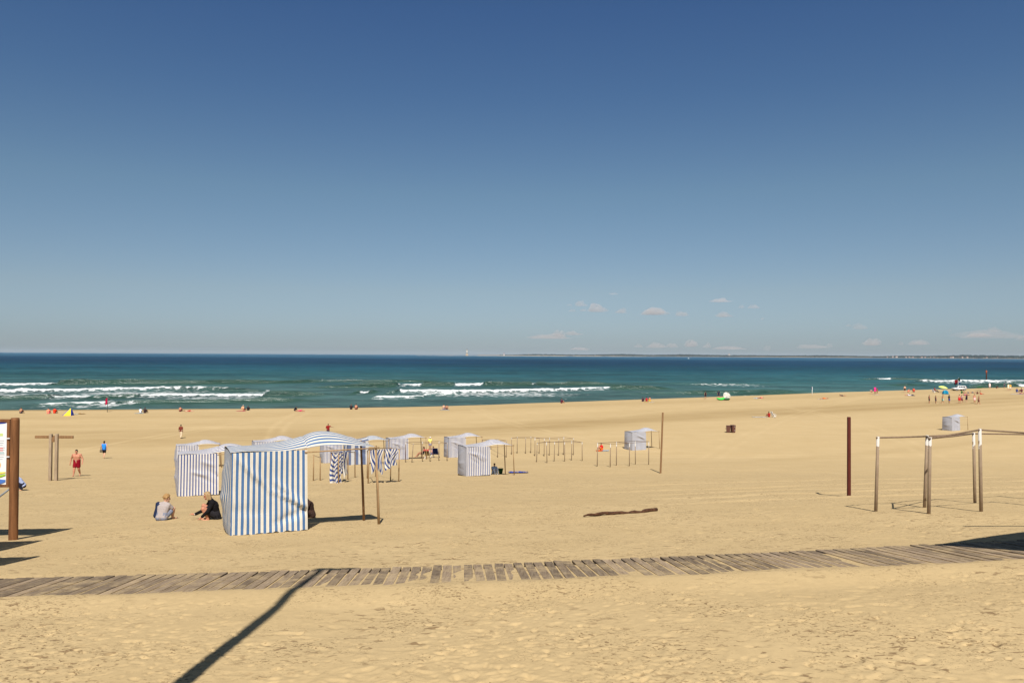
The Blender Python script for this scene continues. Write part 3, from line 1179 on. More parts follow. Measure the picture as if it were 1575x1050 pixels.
pole_frame('tall near pole frame at the right edge of the sand with whitewashed post tops',
           [(1347, 786, 1350.5, 671), (1422, 780, 1426, 669), (1428.5, 790, 1430.5, 672), (1499.5, 773, 1497.5, 665), (1509, 786, 1507, 659), (1592, 778, 1594, 665), (1596, 768, 1598, 666.5)],
           [(0, 1), (1, 2), (1, 3), (2, 4), (3, 6), (4, 5), (2, 3)], 0.042)
pole_frame('six post bare frame in front of the pale plain tent',
           [(918.5, 717, 919.3, 680.5), (938.5, 718, 939, 682), (948, 715.5, 948.3, 679), (968, 716.5, 968.3, 680.5), (977.3, 713.8, 977, 677.2), (997.7, 714.3, 998, 678.2)],
           [(0, 1), (0, 2), (2, 4), (1, 3), (3, 5), (4, 5), (2, 3)], 0.037)
pole_frame('nearer of the two crowded pole frames in the middle of the beach',
           [(825.3, 710.3, 826.3, 680.4), (841.3, 711.5, 840.7, 678.7), (852.4, 709, 853, 678.7), (868.5, 709.3, 868.5, 679.5), (879, 707.6, 879.5, 677), (895.5, 708.5, 895.3, 679.5)],
           [(0, 1), (0, 2), (2, 4), (1, 3), (3, 5), (4, 5)], 0.036)
pole_frame('pole frame furthest back, beside the awning of the grey striped tent',
           [(786.8, 698.7, 786.8, 673), (795.5, 697, 795.6, 671.5), (808.4, 697.3, 808.5, 673), (816.4, 696.4, 816.6, 671), (829.4, 697.2, 829.4, 673.3)],
           [(0, 1), (0, 2), (1, 3), (2, 4), (3, 4)], 0.036)
pole_frame('pole frame standing behind the nearer crowded frame',
           [(822.7, 701, 822.9, 672.4), (836.9, 701.4, 837.2, 674), (844.9, 700.2, 845.3, 672.6), (859.2, 700.4, 859.4, 674), (866.8, 699.3, 867.2, 671.5), (881.9, 699.5, 882.2, 673.7)],
           [(0, 1), (0, 2), (2, 4), (1, 3), (3, 5), (4, 5)], 0.036)
pole_frame('pole frame around the people in deck chairs',
           [(623.5, 710.7, 624, 679.5), (633.4, 711, 635.7, 682), (649.6, 709.6, 649.8, 679), (661.3, 709.6, 661.6, 680.8), (674.9, 708.3, 675.3, 678), (687.5, 708.6, 688, 681)],
           [(0, 1), (0, 2), (2, 4), (1, 3), (3, 5), (4, 5)], 0.036)
pole_frame('pole frame between the grey striped tent and the lone middle tent',
           [(742, 690.5, 742.2, 675.5), (755, 691, 755, 677), (765.4, 703.3, 765.7, 674.8), (778.6, 703.3, 779, 677)],
           [(0, 1), (0, 2), (1, 3), (2, 3)], 0.036)
pole_frame('two thin bare poles just right of the big near tent under its awning',
           [(482, 738.8, 482.5, 699), (492.4, 738.5, 492.8, 703)], [(0, 1)], 0.036, M_POLE)
_, tops1 = pole_frame('pole frame carrying the long hanging striped cloth',
                      [(520.5, 742.5, 520.8, 697), (535, 737, 535.3, 695), (509.3, 738, 509.5, 695), (546, 734, 546, 694)],
                      [(0, 1), (2, 0), (2, 3), (1, 3)], 0.036, M_POLE)
_, tops2 = pole_frame('pole frame carrying two hanging striped cloths right of the near awning',
                      [(564.8, 735.5, 565.3, 692), (566.2, 743, 568, 690), (600.6, 739.5, 601.2, 688), (613.2, 740.5, 614.3, 690), (578, 733, 577.7, 688)],
                      [(0, 4), (0, 1), (1, 3), (4, 2), (2, 3)], 0.036, M_POLE)


# ------------------------------------------------------------------ hanging cloths
M_CLOTH_H = stripe_mat('striped_awning_cloth', srgb(66, 86, 146), srgb(228, 222, 210), 0.19, 0.0, 0.45, 0.22)


def hung_cloth(label, a, b, drop, spread=1.0, seed=1, tilt=0.5, pinch=None):
    """cloth slung over a rail from a to b (world points), hanging DROP metres"""
    rnd = random.Random(seed)
    o = (a + b) / 2
    ax = b - a
    nrm = Vector((-ax.y, ax.x, 0)).normalized()
    ln = ax.length
    ph = rnd.random() * 6

    def fn(u, v):
        c = (u - 0.5)
        w = 1 + (spread - 1) * v
        if pinch:
            w *= 1 - pinch * math.sin(PI * min(1, v * 1.05)) ** 2
        p = ax * (c * w)
        amp = (0.05 + 0.10 * v)
        off = amp * math.sin(u * 13 + ph + v * 1.5) + 0.05 * math.sin(u * 29 + ph * 2)
        dz = -v * (drop + 0.14 * math.sin(u * 5 + ph) + 0.05 * math.sin(u * 17)) + 0.02
        return p + nrm * off + Vector((0, 0, dz)) + ax.normalized() * (0.05 * math.sin(v * 6 + ph))

    def uv(u, v):
        k = abs(u - 0.45) * ln * 1.25
        return (k * math.cos(tilt) + v * drop * math.sin(tilt), v)
    bm = bmesh.new()
    grid(bm, 40, 40, fn, uv)
    c = obj('hanging_cloth', bm, M_CLOTH_H)
    c.location = o
    tag(c, label, 'cloth', 'striped cloths hung over pole frames')
    return c


def at_depth(px, py, y):
    r = ray(px, py)
    s = y / r.y
    return Vector((r.x * s, y, HC + r.z * s))


y1 = tops1[0].y
hung_cloth('longest blue striped cloth, hanging to the sand and flared at its foot', at_depth(509, 697, y1 + 0.1), at_depth(523, 697, y1 + 0.1), 2.0, 1.35, 3, 0.75)
hung_cloth('dark blotched striped cloth bunched beside the longest hanging cloth', at_depth(522, 695, y1 + 1.5), at_depth(530, 694.5, y1 + 1.5), 1.35, 1.0, 5, 1.2, 0.3)
hung_cloth('narrow cloth with upright stripes between the longest cloth and the broad banded tent', at_depth(528.5, 695, y1 + 0.6), at_depth(534.5, 695, y1 + 0.6), 1.45, 0.9, 8, 0.05)
y2 = tops2[1].y
hung_cloth('striped cloth gathered narrow on the rail behind the near awning pole', at_depth(569.5, 692, y2 + 0.1), at_depth(590, 691, y2 + 0.1), 1.38, 0.85, 11, 0.25, 0.12)
hung_cloth('striped cloth blown sideways at the right end of its rail, ragged lower corner', at_depth(590, 691, y2 + 0.1), at_depth(611, 690.5, y2 + 0.1), 1.1, 0.95, 14, 0.55, 0.1)

# ------------------------------------------------------------------ lone poles
def lone_post(label, px, py, tx, ty, rad, m, name='post', square=False, cat='post'):
    p = spot(px, py)
    t = at_depth(tx, ty, p.y)
    ax = t - p
    bm = bmesh.new()
    n = 4 if square else 14
    tube(bm, [-ax * 0.1, Vector((0, 0, 0)), ax * 0.5, ax * 0.992, ax], [rad * 1.03, rad * 1.03, rad, rad * 0.96, rad * 0.86], n)
    o = obj(name, bm, m, smooth=not square)
    o.location = p
    tag(o, label, cat)
    return o


lone_post('leaning brown wooden post between the bare frames and the red brown post', 1016, 727.5, 1019.5, 634, 0.07, M_BROWN, 'wooden_post')
lone_post('upright red brown post, tallest on the sand left of the near right frame', 1305.7, 763, 1305.7, 641, 0.062, M_RED, 'wooden_post')

# ------------------------------------------------------------------ driftwood
def driftwood():
    a, b = spot(898, 795.5), spot(1010, 785.5)
    pts, rad = [], []
    n = 22
    for i in range(n + 1):
        t = i / n
        p = a.lerp(b, t)
        p.z = gz(p.x, p.y) + 0.035 + 0.010 * math.sin(t * 7)
        p.y += 0.07 * math.sin(t * 6.5 + 0.4) + 0.02 * math.sin(t * 23)
        p.z += 0.012 * math.sin(t * 31)
        pts.append(p - a)
        rad.append(0.038 + 0.014 * t + 0.008 * math.sin(t * 40) + (0.008 if abs(t - 0.90) < 0.03 else 0) - (0.018 if t < 0.06 else 0))
    bm = bmesh.new()
    tube(bm, pts, rad, 10)
    for t0, d in ((0.2, Vector((0.05, 0.06, 0.02))),):
        p = pts[int(t0 * n)]
        tube(bm, [p, p + d * 0.6, p + d], [0.03, 0.025, 0.018], 7)
    for v in bm.verts:
        q = v.co
        v.co += Vector((random.uniform(-1, 1), random.uniform(-1, 1), random.uniform(-1, 1))) * 0.006
    o = obj('driftwood_log', bm, wood_mat('driftwood', (0.026, 0.012, 0.007), (0.125, 0.055, 0.026), (3, 16, 16)))
    o.location = a
    tag(o, 'crooked dark driftwood log lying on the open sand', 'driftwood')


driftwood()

# ------------------------------------------------------------------ T shaped double post
def tee_post():
    p = spot(84, 739)
    sc = p.y / F
    root = empty('wooden_crossbar_stand', p)
    tag(root, 'weathered twin posts with a long crossbar forming a T, beside the man in red shorts', 'post stand')
    h = 71.5 * sc
    for x0, x1, y in ((77.8, 77.8, 0.0), (86.3, 86.3, 0.25)):
        q = at_depth(x0, 700, p.y)
        bm = bmesh.new()
        box(bm, (q.x - p.x, y * 0.2, h / 2 - 0.2), (4.0 * sc, 0.16, h + 0.4), None, 0.012)
        obj('upright', bm, M_GREYWOOD, root)
    a, b = at_depth(52, 667.5, p.y), at_depth(111, 668, p.y)
    bm = bmesh.new()
    box(bm, ((a.x + b.x) / 2 - p.x, 0.14, h - 0.20), (b.x - a.x, 0.07, 4.3 * sc), None, 0.01)
    obj('crossbar', bm, M_BROWN, root)
    bm = bmesh.new()
    box(bm, (at_depth(82, 672, p.y).x - p.x, 0.02, h - 0.34), (0.20, 0.12, 0.30), None, 0.01)
    obj('spacer_block', bm, M_BROWN, root)


tee_post()

# ------------------------------------------------------------------ information boards
M_LOG = wood_mat('log_brown', (0.10, 0.040, 0.014), (0.23, 0.098, 0.036), (9, 9, 0.7))


def info_board():
    p = spot(20.3, 829.5)
    root = empty('information_board', p)
    tag(root, 'brown log framed information board with white poster, cut by the left edge', 'information board')
    sc = p.y / F
    H = 186 * sc
    PW = 1.9                                  # panel width, running to the left (-x)
    dr = 6.3 * sc
    for x in (0.0, -PW - 2 * dr - 0.12):
        bm = bmesh.new()
        tube(bm, [(x, 0, -0.4), (x, 0, 0.02), (x, 0, H * 0.98), (x, 0, H)], [dr * 1.04, dr * 1.04, dr * 0.98, dr * 0.9], 18)
        obj('log_post', bm, M_LOG, root)
    x1 = -dr - 0.01
    z0, z1 = 80 * sc, 184 * sc
    fw = 0.068
    bm = bmesh.new()
    for c, d in (((x1 - PW / 2, 0, z1 - fw / 2), (PW, 0.07, fw)), ((x1 - PW / 2, 0, z0 + fw / 2), (PW, 0.07, fw)),
                 ((x1 - fw / 2, 0, (z0 + z1) / 2), (fw, 0.066, z1 - z0 - 2 * fw)), ((x1 - PW + fw / 2, 0, (z0 + z1) / 2), (fw, 0.066, z1 - z0 - 2 * fw))):
        box(bm, c, d, None, 0.006)
    obj('frame', bm, M_LOG, root, False)
    iw, ih = PW - 2 * fw, z1 - z0 - 2 * fw
    cx, cz = x1 - PW / 2, (z0 + z1) / 2
    bm = bmesh.new()
    box(bm, (cx, 0.0, cz), (iw, 0.03, ih))
    panel = obj('poster', bm, plain('poster_white', (0.74, 0.74, 0.72), 0.35, 0.03), root, False)
    xr = x1 - fw

    def strip(nm, cx_, cz_, w, h, c):
        bm = bmesh.new()
        box(bm, (cx_, -0.018, cz_), (w, 0.004, h))
        obj(nm, bm, plain('print_' + nm, c, 0.5, 0.03), panel, False)
    top = z1 - fw
    # header band: blue wedge thinning to the right
    bm = bmesh.new()
    for y in (-0.021, -0.016):
        pass
    f0 = [bm.verts.new((x, y, z)) for y in (-0.021, -0.0155) for x, z in ((xr - iw, top), (xr - iw, top - 0.22), (xr - 0.05, top - 0.03), (xr, top - 0.0))]
    for q in ((0, 1, 2, 3), (7, 6, 5, 4), (0, 4, 5, 1), (1, 5, 6, 2), (2, 6, 7, 3), (3, 7, 4, 0)):
        bm.faces.new([f0[k] for k in q])
    obj('header_band', bm, plain('print_blue', srgb(40, 60, 150), 0.5, 0.03), panel, False)
    strip('heading', xr - 0.36, top - 0.30, 0.52, 0.06, srgb(190, 205, 130))
    for k in range(9):
        strip('text_line', xr - 0.24 - random.uniform(0, .04), top - 0.44 - k * 0.055, 0.40 - random.uniform(0, .08), 0.014, srgb(168, 172, 180))
    strip('rule', xr - iw / 2 + 0.0, top - ih * 0.50, iw * 0.94, 0.012, srgb(150, 195, 190))
    for k in range(2):
        strip('red_text', xr - 0.26, top - ih * 0.455 + k * 0.05, 0.34, 0.022, srgb(222, 120, 110))
    # orange disc
    bm = bmesh.new()
    r = 0.12
    lo = [bm.verts.new((xr - 0.26 + r * math.cos(2 * PI * k / 28), -0.0205, top - ih * 0.69 + r * math.sin(2 * PI * k / 28))) for k in range(28)]
    hi = [bm.verts.new(v.co + Vector((0, 0.005, 0))) for v in lo]
    bm.faces.new(lo)
    bm.faces.new(hi[::-1])
    for k in range(28):
        bm.faces.new((lo[k], hi[k], hi[(k + 1) % 28], lo[(k + 1) % 28]))
    obj('orange_disc', bm, plain('print_orange', srgb(228, 170, 40), 0.5, 0.05), panel, False)
    # swooshes at the foot of the poster
    for nm, c, zc, hh, th in (('green_swoosh', srgb(150, 185, 40), 0.17, 0.12, 0.035), ('blue_swoosh', srgb(70, 110, 180), 0.05, 0.07, 0.08), ('yellow_swoosh', srgb(226, 200, 90), 0.26, 0.05, 0.03)):
        bm = bmesh.new()
        row = []
        for k in range(25):
            t = k / 24
            x = xr - 0.02 - 0.8 * (1 - t)
            z = top - ih + zc + hh * (t ** 2 - 0.5)
            w = th * math.sin(PI * (0.08 + 0.84 * t)) + 0.006
            row.append([bm.verts.new((x, yy, z + s * w)) for yy, s in ((-0.020 - 0.0008 * len(nm), -1), (-0.020 - 0.0008 * len(nm), 1), (-0.0155, 1), (-0.0155, -1))])
        for k in range(24):
            for q in range(4):
                bm.faces.new((row[k][q], row[k + 1][q], row[k + 1][(q + 1) % 4], row[k][(q + 1) % 4]))
        bm.faces.new(row[0])
        bm.faces.new(row[-1][::-1])
        obj(nm, bm, plain('print_' + nm, c, 0.5, 0.03), panel, False)
    # diagonal brace below the panel
    bm = bmesh.new()
    tube(bm, [(x1 + 0.02, 0.02, z0 - 0.02), (x1 - 0.75, 0.02, z0 - 0.62)], 0.022, 8)
    obj('brace', bm, plain('steel', (0.18, 0.19, 0.2), 0.4, 0.1), root)
    for z in (0.72, 0.45):
        bm = bmesh.new()
        box(bm, (x1 - 0.01, -0.055, z0 + (z1 - z0) * z), (0.07, 0.03, 0.03), None, 0.004)
        obj('clip', bm, plain('clip_metal', (0.6, 0.6, 0.6), 0.35, 0.05), root)
    return root


ib = info_board()
for (x, y), lb in (((-10.85, 15.95), 'second information board, beside the boardwalk'), ((-9.2, 13.0), 'nearest information board, on the left by the boardwalk')):
    b2 = copy_tree(ib)
    b2.location = (x, y, gz(x, y))
    b2['label'] = lb
    b2['group'] = 'log framed information boards'
    bm = bmesh.new()
    box(bm, (-1.15, 0.0, .78), (2.0, .05, .55), None, .01)
    obj('shadow_panel', bm, M_LOG, b2, False)  # unseen panel added to thicken the board's shadow
ib['group'] = 'log framed information boards'

# ------------------------------------------------------------------ bins
def bins():
    p = spot(1124, 665)
    for k, (dx, dy, rz, h, w) in enumerate(((-0.36, 0.0, -0.25, 1.0, 0.58), (0.30, -0.05, 0.32, 1.08, 0.56))):
        root = empty('wheeled_bin', (p.x + dx, p.y + dy, p.z), rz)
        tag(root, ('lower brown bin standing on the sand, left of the pair', 'taller brown bin with pale bolts, right of the pair')[k], 'bin', 'pair of brown bins on the sand')
        bm = bmesh.new()
        vs = []
        for z, s in ((0.03, 0.86), (0.5 * h, 0.94), (h * 0.93, 1.0)):
            vs.append([bm.verts.new((a * w / 2 * s, b * w / 2 * s, z)) for a, b in ((-1, -1), (1, -1), (1, 1), (-1, 1))])
        for i in range(2):
            for q in range(4):
                bm.faces.new((vs[i][q], vs[i][(q + 1) % 4], vs[i + 1][(q + 1) % 4], vs[i + 1][q]))
        bm.faces.new(vs[0][::-1])
        bm.faces.new(vs[2])
        bmesh.ops.bevel(bm, geom=list(bm.edges), offset=0.03, segments=2, affect='EDGES')
        brown = plain('bin_brown', (0.105, 0.045, 0.032), 0.5, 0.2, 5)
        obj('bin_body', bm, brown, root, False)
        bm = bmesh.new()
        box(bm, (0, 0, h * 0.965), (w * 1.06, w * 1.06, 0.06), Euler((0.05, 0, 0)).to_matrix(), 0.02)
        obj('lid', bm, brown, root, False)
        for s in (-1, 1):
            bm = bmesh.new()
            tube(bm, [(s * (w / 2 + 0.0), w * 0.36, 0.09), (s * (w / 2 + 0.05), w * 0.36, 0.09)], 0.09, 12)
            obj('wheel', bm, plain('rubber', (0.02, 0.02, 0.02), 0.7), root)
        bm = bmesh.new()
        tube(bm, [(-w * 0.52, 0.0, h * 0.62), (-w * 0.62, 0.0, h * 0.60), (-w * 0.62, 0, h * .5), (-w * 0.52, 0, h * .48)], 0.03, 7)
        obj('handle', bm, plain('rubber', (0.02, 0.02, 0.02), 0.7), root)
        if k == 1:
            for z in (0.3, 0.78):
                bm = bmesh.new()
                bmesh.ops.create_uvsphere(bm, u_segments=10, v_segments=6, radius=0.045)
                bb = obj('bolt', bm, plain('clip_metal', (0.6, 0.6, 0.6), 0.35, 0.05), root)
                bb.location = (0.10, -w * 0.49, h * z)


bins()

# ------------------------------------------------------------------ things just outside the frame that throw the shade seen in it
def lamp_post():
    x, y = -2.84, 3.35
    root = empty('lamp_post', (x, y, gz(x, y)))
    tag(root, 'tall grey lamp post at the near left of the boardwalk', 'lamp post')
    st = plain('galvanised', (0.42, 0.43, 0.44), 0.45, 0.1, 3, 0.6)
    bm = bmesh.new()
    tube(bm, [(0, 0, -0.3), (0, 0, 0.05), (0, 0, 3), (0.12, 0, 6), (0.34, 0.05, 10.6)], [0.12, 0.12, 0.105, 0.085, 0.06], 14)
    obj('mast', bm, st, root)
    bm = bmesh.new()
    box(bm, (0.50, 0.12, 10.66), (0.74, 0.34, 0.13), None, 0.03)
    obj('lamp_head', bm, st, root)


lamp_post()


def shadow_roof():
    # unseen roof on posts, added and shaped for its shadow; its near left corner shades the sand by the boardwalk
    x, y = 7.3, 10.25
    g = gz(8.6, 11.5)
    root = empty('shadow_casting_roof', (x, y, g))
    tag(root, 'unseen roof on posts added for its shadow beside the right end of the boardwalk', 'shelter')
    zr = 4.35
    pa, pb = Vector((5.6, 3.0, 0)), Vector((4.4, -3.6, 0))
    bm = bmesh.new()
    lo = [bm.verts.new(q + Vector((0, 0, zr))) for q in (Vector((0, 0, 0)), pb, pa + pb, pa)]
    bm.faces.new(lo)
    bmesh.ops.solidify(bm, geom=bm.faces[:], thickness=0.12)
    obj('roof', bm, M_BROWN, root, False)
    for u, v in ((.42, .42), (.92, .42), (.42, .92), (.92, .92)):
        q = pa * u + pb * v
        bm = bmesh.new()
        box(bm, (q.x, q.y, zr / 2 - 0.36), (0.16, 0.16, zr + 0.55), None, 0.01)
        obj('post', bm, M_BROWN, root, False)
    bm = bmesh.new()
    for v in (.42, .92):
        tube(bm, [pb * v + pa * .2 + Vector((0, 0, zr - .2)), pb * v + pa * .97 + Vector((0, 0, zr - .2))], 0.07, 6)
    obj('beam', bm, M_BROWN, root)
    bm = bmesh.new()
    tube(bm, [(2.7, 2.75, zr + .12), (3.6, 2.72, zr + .10), (5.0, 2.5, zr + .05)], 0.04, 8)
    tube(bm, [(4.2, 2.2, zr), (4.1, 2.7, zr + .12)], 0.04, 8)
    obj('shadow_arm', bm, M_POLE, root)  # arm added for the thin shadow line past the roof edge

shadow_roof()

# ------------------------------------------------------------------ people
def capsule(bm, a, ra, b, rb, n=10):
    a, b = Vector(a), Vector(b)
    d = b - a
    if d.length < 1e-5:
        d = Vector((0, 0, 1e-4))
    t = d.normalized()
    s = t.cross(Vector((0, 0, 1)))
    if s.length < 0.05:
        s = t.cross(Vector((0, 1, 0)))
    s.normalize()
    w = s.cross(t)
    rings = []
    for k in (-80, -50, -20):
        rings.append((a + t * ra * math.sin(R(k)), ra * math.cos(R(k))))
    for k in (20, 50, 80):
        rings.append((b + t * rb * math.sin(R(k)), rb * math.cos(R(k))))
    vs = [[bm.verts.new(p + (s * math.cos(2 * PI * q / n) + w * math.sin(2 * PI * q / n)) * r) for q in range(n)] for p, r in rings]
    for i in range(len(vs) - 1):
        for q in range(n):
            bm.faces.new((vs[i][q], vs[i][(q + 1) % n], vs[i + 1][(q + 1) % n], vs[i + 1][q]))
    bm.faces.new(vs[0][::-1])
    bm.faces.new(vs[-1])


def ball(bm, c, r, rot=None, n=14):
    res = bmesh.ops.create_uvsphere(bm, u_segments=n, v_segments=max(6, n // 2 + 1), radius=1.0)
    M = Matrix.Translation(c) @ (rot.to_4x4() if rot is not None else Matrix.Identity(4)) @ Matrix.Diagonal((r[0], r[1], r[2], 1))
    bmesh.ops.transform(bm, matrix=M, verts=res['verts'])


def fuse(bm, voxel, smooth=2):
    """one continuous skin out of overlapping volumes"""
    me = bpy.data.meshes.new('tmp')
    bm.to_mesh(me)
    bm.free()
    o = bpy.data.objects.new('tmp', me)
    COL.objects.link(o)
    m = o.modifiers.new('r', 'REMESH')
    m.mode = 'VOXEL'
    m.voxel_size = voxel
    s = o.modifiers.new('s', 'SMOOTH')
    s.iterations = smooth
    s.factor = 0.5
    dg = bpy.context.evaluated_depsgraph_get()
    dg.update()
    ev = o.evaluated_get(dg)
    out = bpy.data.meshes.new_from_object(ev)
    bpy.data.objects.remove(o)
    bpy.data.meshes.remove(me)
    out.polygons.foreach_set('use_smooth', np.ones(len(out.polygons), dtype=bool))
    out.materials.clear()
    out.materials.append(plain('skin_default', (0.5, 0.3, 0.2)))
    return out


# joints of each pose, metres, adult 1.75 m, facing -y; sides given left(-x), right(+x)
def V(*a):
    return Vector(a)


POSES = {
    'stand': dict(pel=V(0, 0, .93), che=V(0, .01, 1.28), nec=V(0, .02, 1.47), head=V(0, -.01, 1.63),
                  sho=(V(-.19, .02, 1.41), V(.19, .02, 1.41)), elb=(V(-.25, .05, 1.13), V(.25, .05, 1.13)), han=(V(-.27, -.03, .86), V(.27, -.03, .86)),
                  kne=(V(-.11, -.02, .50), V(.11, -.01, .50)), ank=(V(-.12, .03, .08), V(.12, .03, .08)), toe=(V(-.15, -.13, .03), V(.15, -.13, .03))),
    'walk': dict(pel=V(0, 0, .92), che=V(0, -.03, 1.27), nec=V(0, -.05, 1.46), head=V(0, -.10, 1.61),
                 sho=(V(-.19, -.02, 1.40), V(.19, -.03, 1.40)), elb=(V(-.27, .08, 1.14), V(.26, -.03, 1.12)), han=(V(-.28, .02, .86), V(.28, -.18, .90)),
                 kne=(V(-.10, -.14, .50), V(.10, .03, .48)), ank=(V(-.11, -.22, .10), V(.11, .24, .14)), toe=(V(-.12, -.38, .05), V(.12, .12, .03))),
    'stroll': dict(pel=V(0, 0, .92), che=V(0, .0, 1.27), nec=V(0, .0, 1.46), head=V(0, -.03, 1.62),
                   sho=(V(-.18, .0, 1.40), V(.18, .0, 1.40)), elb=(V(-.24, .10, 1.14), V(.25, -.05, 1.13)), han=(V(-.26, .12, .88), V(.27, -.20, .92)),
                   kne=(V(-.08, .06, .49), V(.08, -.13, .50)), ank=(V(-.07, .26, .16), V(.08, -.16, .08)), toe=(V(-.08, .16, .03), V(.09, -.33, .04))),
    'point': dict(pel=V(0, 0, .93), che=V(0, .01, 1.28), nec=V(0, .02, 1.47), head=V(.01, -.01, 1.63),
                  sho=(V(-.19, .02, 1.41), V(.19, .02, 1.42)), elb=(V(-.30, .06, 1.16), V(.44, -.02, 1.33)), han=(V(-.17, -.08, 1.02), V(.68, -.05, 1.25)),
                  kne=(V(-.12, -.03, .50), V(.10, .0, .50)), ank=(V(-.15, .0, .08), V(.11, .04, .08)), toe=(V(-.18, -.15, .03), V(.14, -.12, .03))),
    'sit': dict(pel=V(0, 0, .13), che=V(0, .02, .47), nec=V(0, -.04, .66), head=V(0, -.09, .83),
                sho=(V(-.19, -.02, .60), V(.19, -.02, .60)), elb=(V(-.25, -.22, .40), V(.25, -.22, .40)), han=(V(-.12, -.42, .42), V(.12, -.42, .42)),
                kne=(V(-.15, -.40, .46), V(.15, -.40, .46)), ank=(V(-.11, -.62, .09), V(.11, -.62, .09)), toe=(V(-.12, -.78, .04), V(.12, -.78, .04))),
    'sitlong': dict(pel=V(0, 0, .13), che=V(0, .10, .46), nec=V(0, .12, .65), head=V(0, .09, .82),
                    sho=(V(-.19, .12, .60), V(.19, .12, .60)), elb=(V(-.26, .26, .34), V(.26, .26, .34)), han=(V(-.26, .36, .06), V(.26, .36, .06)),
                    kne=(V(-.11, -.44, .22), V(.11, -.42, .12)), ank=(V(-.10, -.84, .08), V(.11, -.86, .08)), toe=(V(-.11, -.90, .22), V(.13, -.92, .22))),
    'lie': dict(pel=V(0, 0, .12), che=V(0, .34, .13), nec=V(0, .56, .14), head=V(0, .74, .15),
                sho=(V(-.19, .48, .12), V(.19, .48, .12)), elb=(V(-.30, .26, .07), V(.36, .60, .07)), han=(V(-.27, .0, .06), V(.20, .82, .06)),
                kne=(V(-.11, -.44, .10), V(.12, -.42, .24)), ank=(V(-.12, -.86, .08), V(.13, -.74, .08)), toe=(V(-.15, -.92, .20), V(.15, -.90, .06))),
    'prone': dict(pel=V(0, 0, .13), che=V(0, .34, .18), nec=V(0, .53, .27), head=V(0, .66, .36),
                  sho=(V(-.19, .46, .22), V(.19, .46, .22)), elb=(V(-.24, .52, .05), V(.24, .52, .05)), han=(V(-.08, .74, .06), V(.08, .74, .06)),
                  kne=(V(-.10, -.44, .08), V(.11, -.44, .08)), ank=(V(-.10, -.86, .07), V(.11, -.62, .40)), toe=(V(-.10, -1.0, .05), V(.11, -.70, .50))),
    'crouch': dict(pel=V(0, .10, .30), che=V(0, -.10, .60), nec=V(0, -.22, .74), head=V(0, -.34, .84),
                   sho=(V(-.18, -.16, .70), V(.18, -.16, .70)), elb=(V(-.22, -.34, .48), V(.22, -.34, .48)), han=(V(-.12, -.48, .22), V(.12, -.50, .22)),
                   kne=(V(-.17, -.28, .46), V(.17, -.28, .46)), ank=(V(-.12, .02, .08), V(.12, .02, .08)), toe=(V(-.13, -.16, .03), V(.13, -.16, .03))),
    'bend': dict(pel=V(0, .10, .85), che=V(0, -.20, 1.00), nec=V(0, -.38, .98), head=V(0, -.52, .90),
                 sho=(V(-.18, -.30, .98), V(.18, -.30, .98)), elb=(V(-.2, -.38, .70), V(.2, -.38, .70)), han=(V(-.12, -.45, .42), V(.12, -.45, .42)),
                 kne=(V(-.13, .0, .48), V(.13, .04, .48)), ank=(V(-.14, .06, .08), V(.14, .06, .08)), toe=(V(-.16, -.10, .03), V(.16, -.10, .03))),
    'chair': dict(pel=V(0, 0, .40), che=V(0, .14, .72), nec=V(0, .17, .92), head=V(0, .12, 1.08),
                  sho=(V(-.19, .15, .86), V(.19, .15, .86)), elb=(V(-.27, .0, .62), V(.27, .0, .62)), han=(V(-.22, -.26, .56), V(.22, -.26, .56)),
                  kne=(V(-.12, -.42, .42), V(.14, -.44, .46)), ank=(V(-.12, -.60, .08), V(.15, -.74, .08)), toe=(V(-.13, -.76, .05), V(.17, -.90, .05))),
    # the two in front of the boardwalk, and the crouched figure inside the big tent
    'squatback': dict(pel=V(0, 0, .15), che=V(0, -.10, .47), nec=V(-.02, -.16, .64), head=V(-.07, -.20, .80),
                      sho=(V(-.18, -.14, .57), V(.18, -.12, .58)), elb=(V(-.27, -.30, .38), V(.25, -.32, .36)), han=(V(-.20, -.42, .14), V(.14, -.50, .24)),
                      kne=(V(-.24, -.36, .40), V(.26, -.30, .38)), ank=(V(-.18, -.40, .07), V(.20, -.28, .07)), toe=(V(-.26, -.52, .03), V(.30, -.40, .03))),
    'reach': dict(pel=V(0, 0, .14), che=V(0, -.08, .46), nec=V(0, -.17, .63), head=V(-.01, -.27, .77),
                  sho=(V(-.19, -.16, .56), V(.19, -.12, .56)), elb=(V(-.30, -.34, .28), V(.27, -.26, .32)), han=(V(-.27, -.62, .16), V(.20, -.42, .16)),
                  kne=(V(-.14, -.36, .44), V(.18, -.38, .40)), ank=(V(-.12, -.20, .07), V(.16, -.24, .07)), toe=(V(-.13, -.42, .03), V(.18, -.42, .03))),
}


def widened(src, k):
    P = dict(POSES[src])
    for nm, m in (('sho', 1 + k * .5), ('elb', 1 + k), ('han', 1 + k * 1.2)):
        P[nm] = tuple(Vector((q.x * m, q.y, q.z)) for q in POSES[src][nm])
    return P


POSES['walkwide'] = widened('walk', .40)
POSES['walkwide']['face'] = V(.1, -1, -.55)
POSES['strollwide'] = widened('stroll', .30)


def head_frame(P):
    f = Vector((0, -1, 0))
    if 'face' in P:
        f = P['face'].normalized()
    up = (P['head'] - P['nec']).normalized()
    if P.get('level', True):
        up = (up * 0.5 + Vector((0, 0, 0.8))).normalized()
    r = up.cross(f) * -1
    r.normalize()
    f = r.cross(up) * -1
    # columns: right, front, up
    r = f.cross(up)
    return Matrix((r, f, up)).transposed()


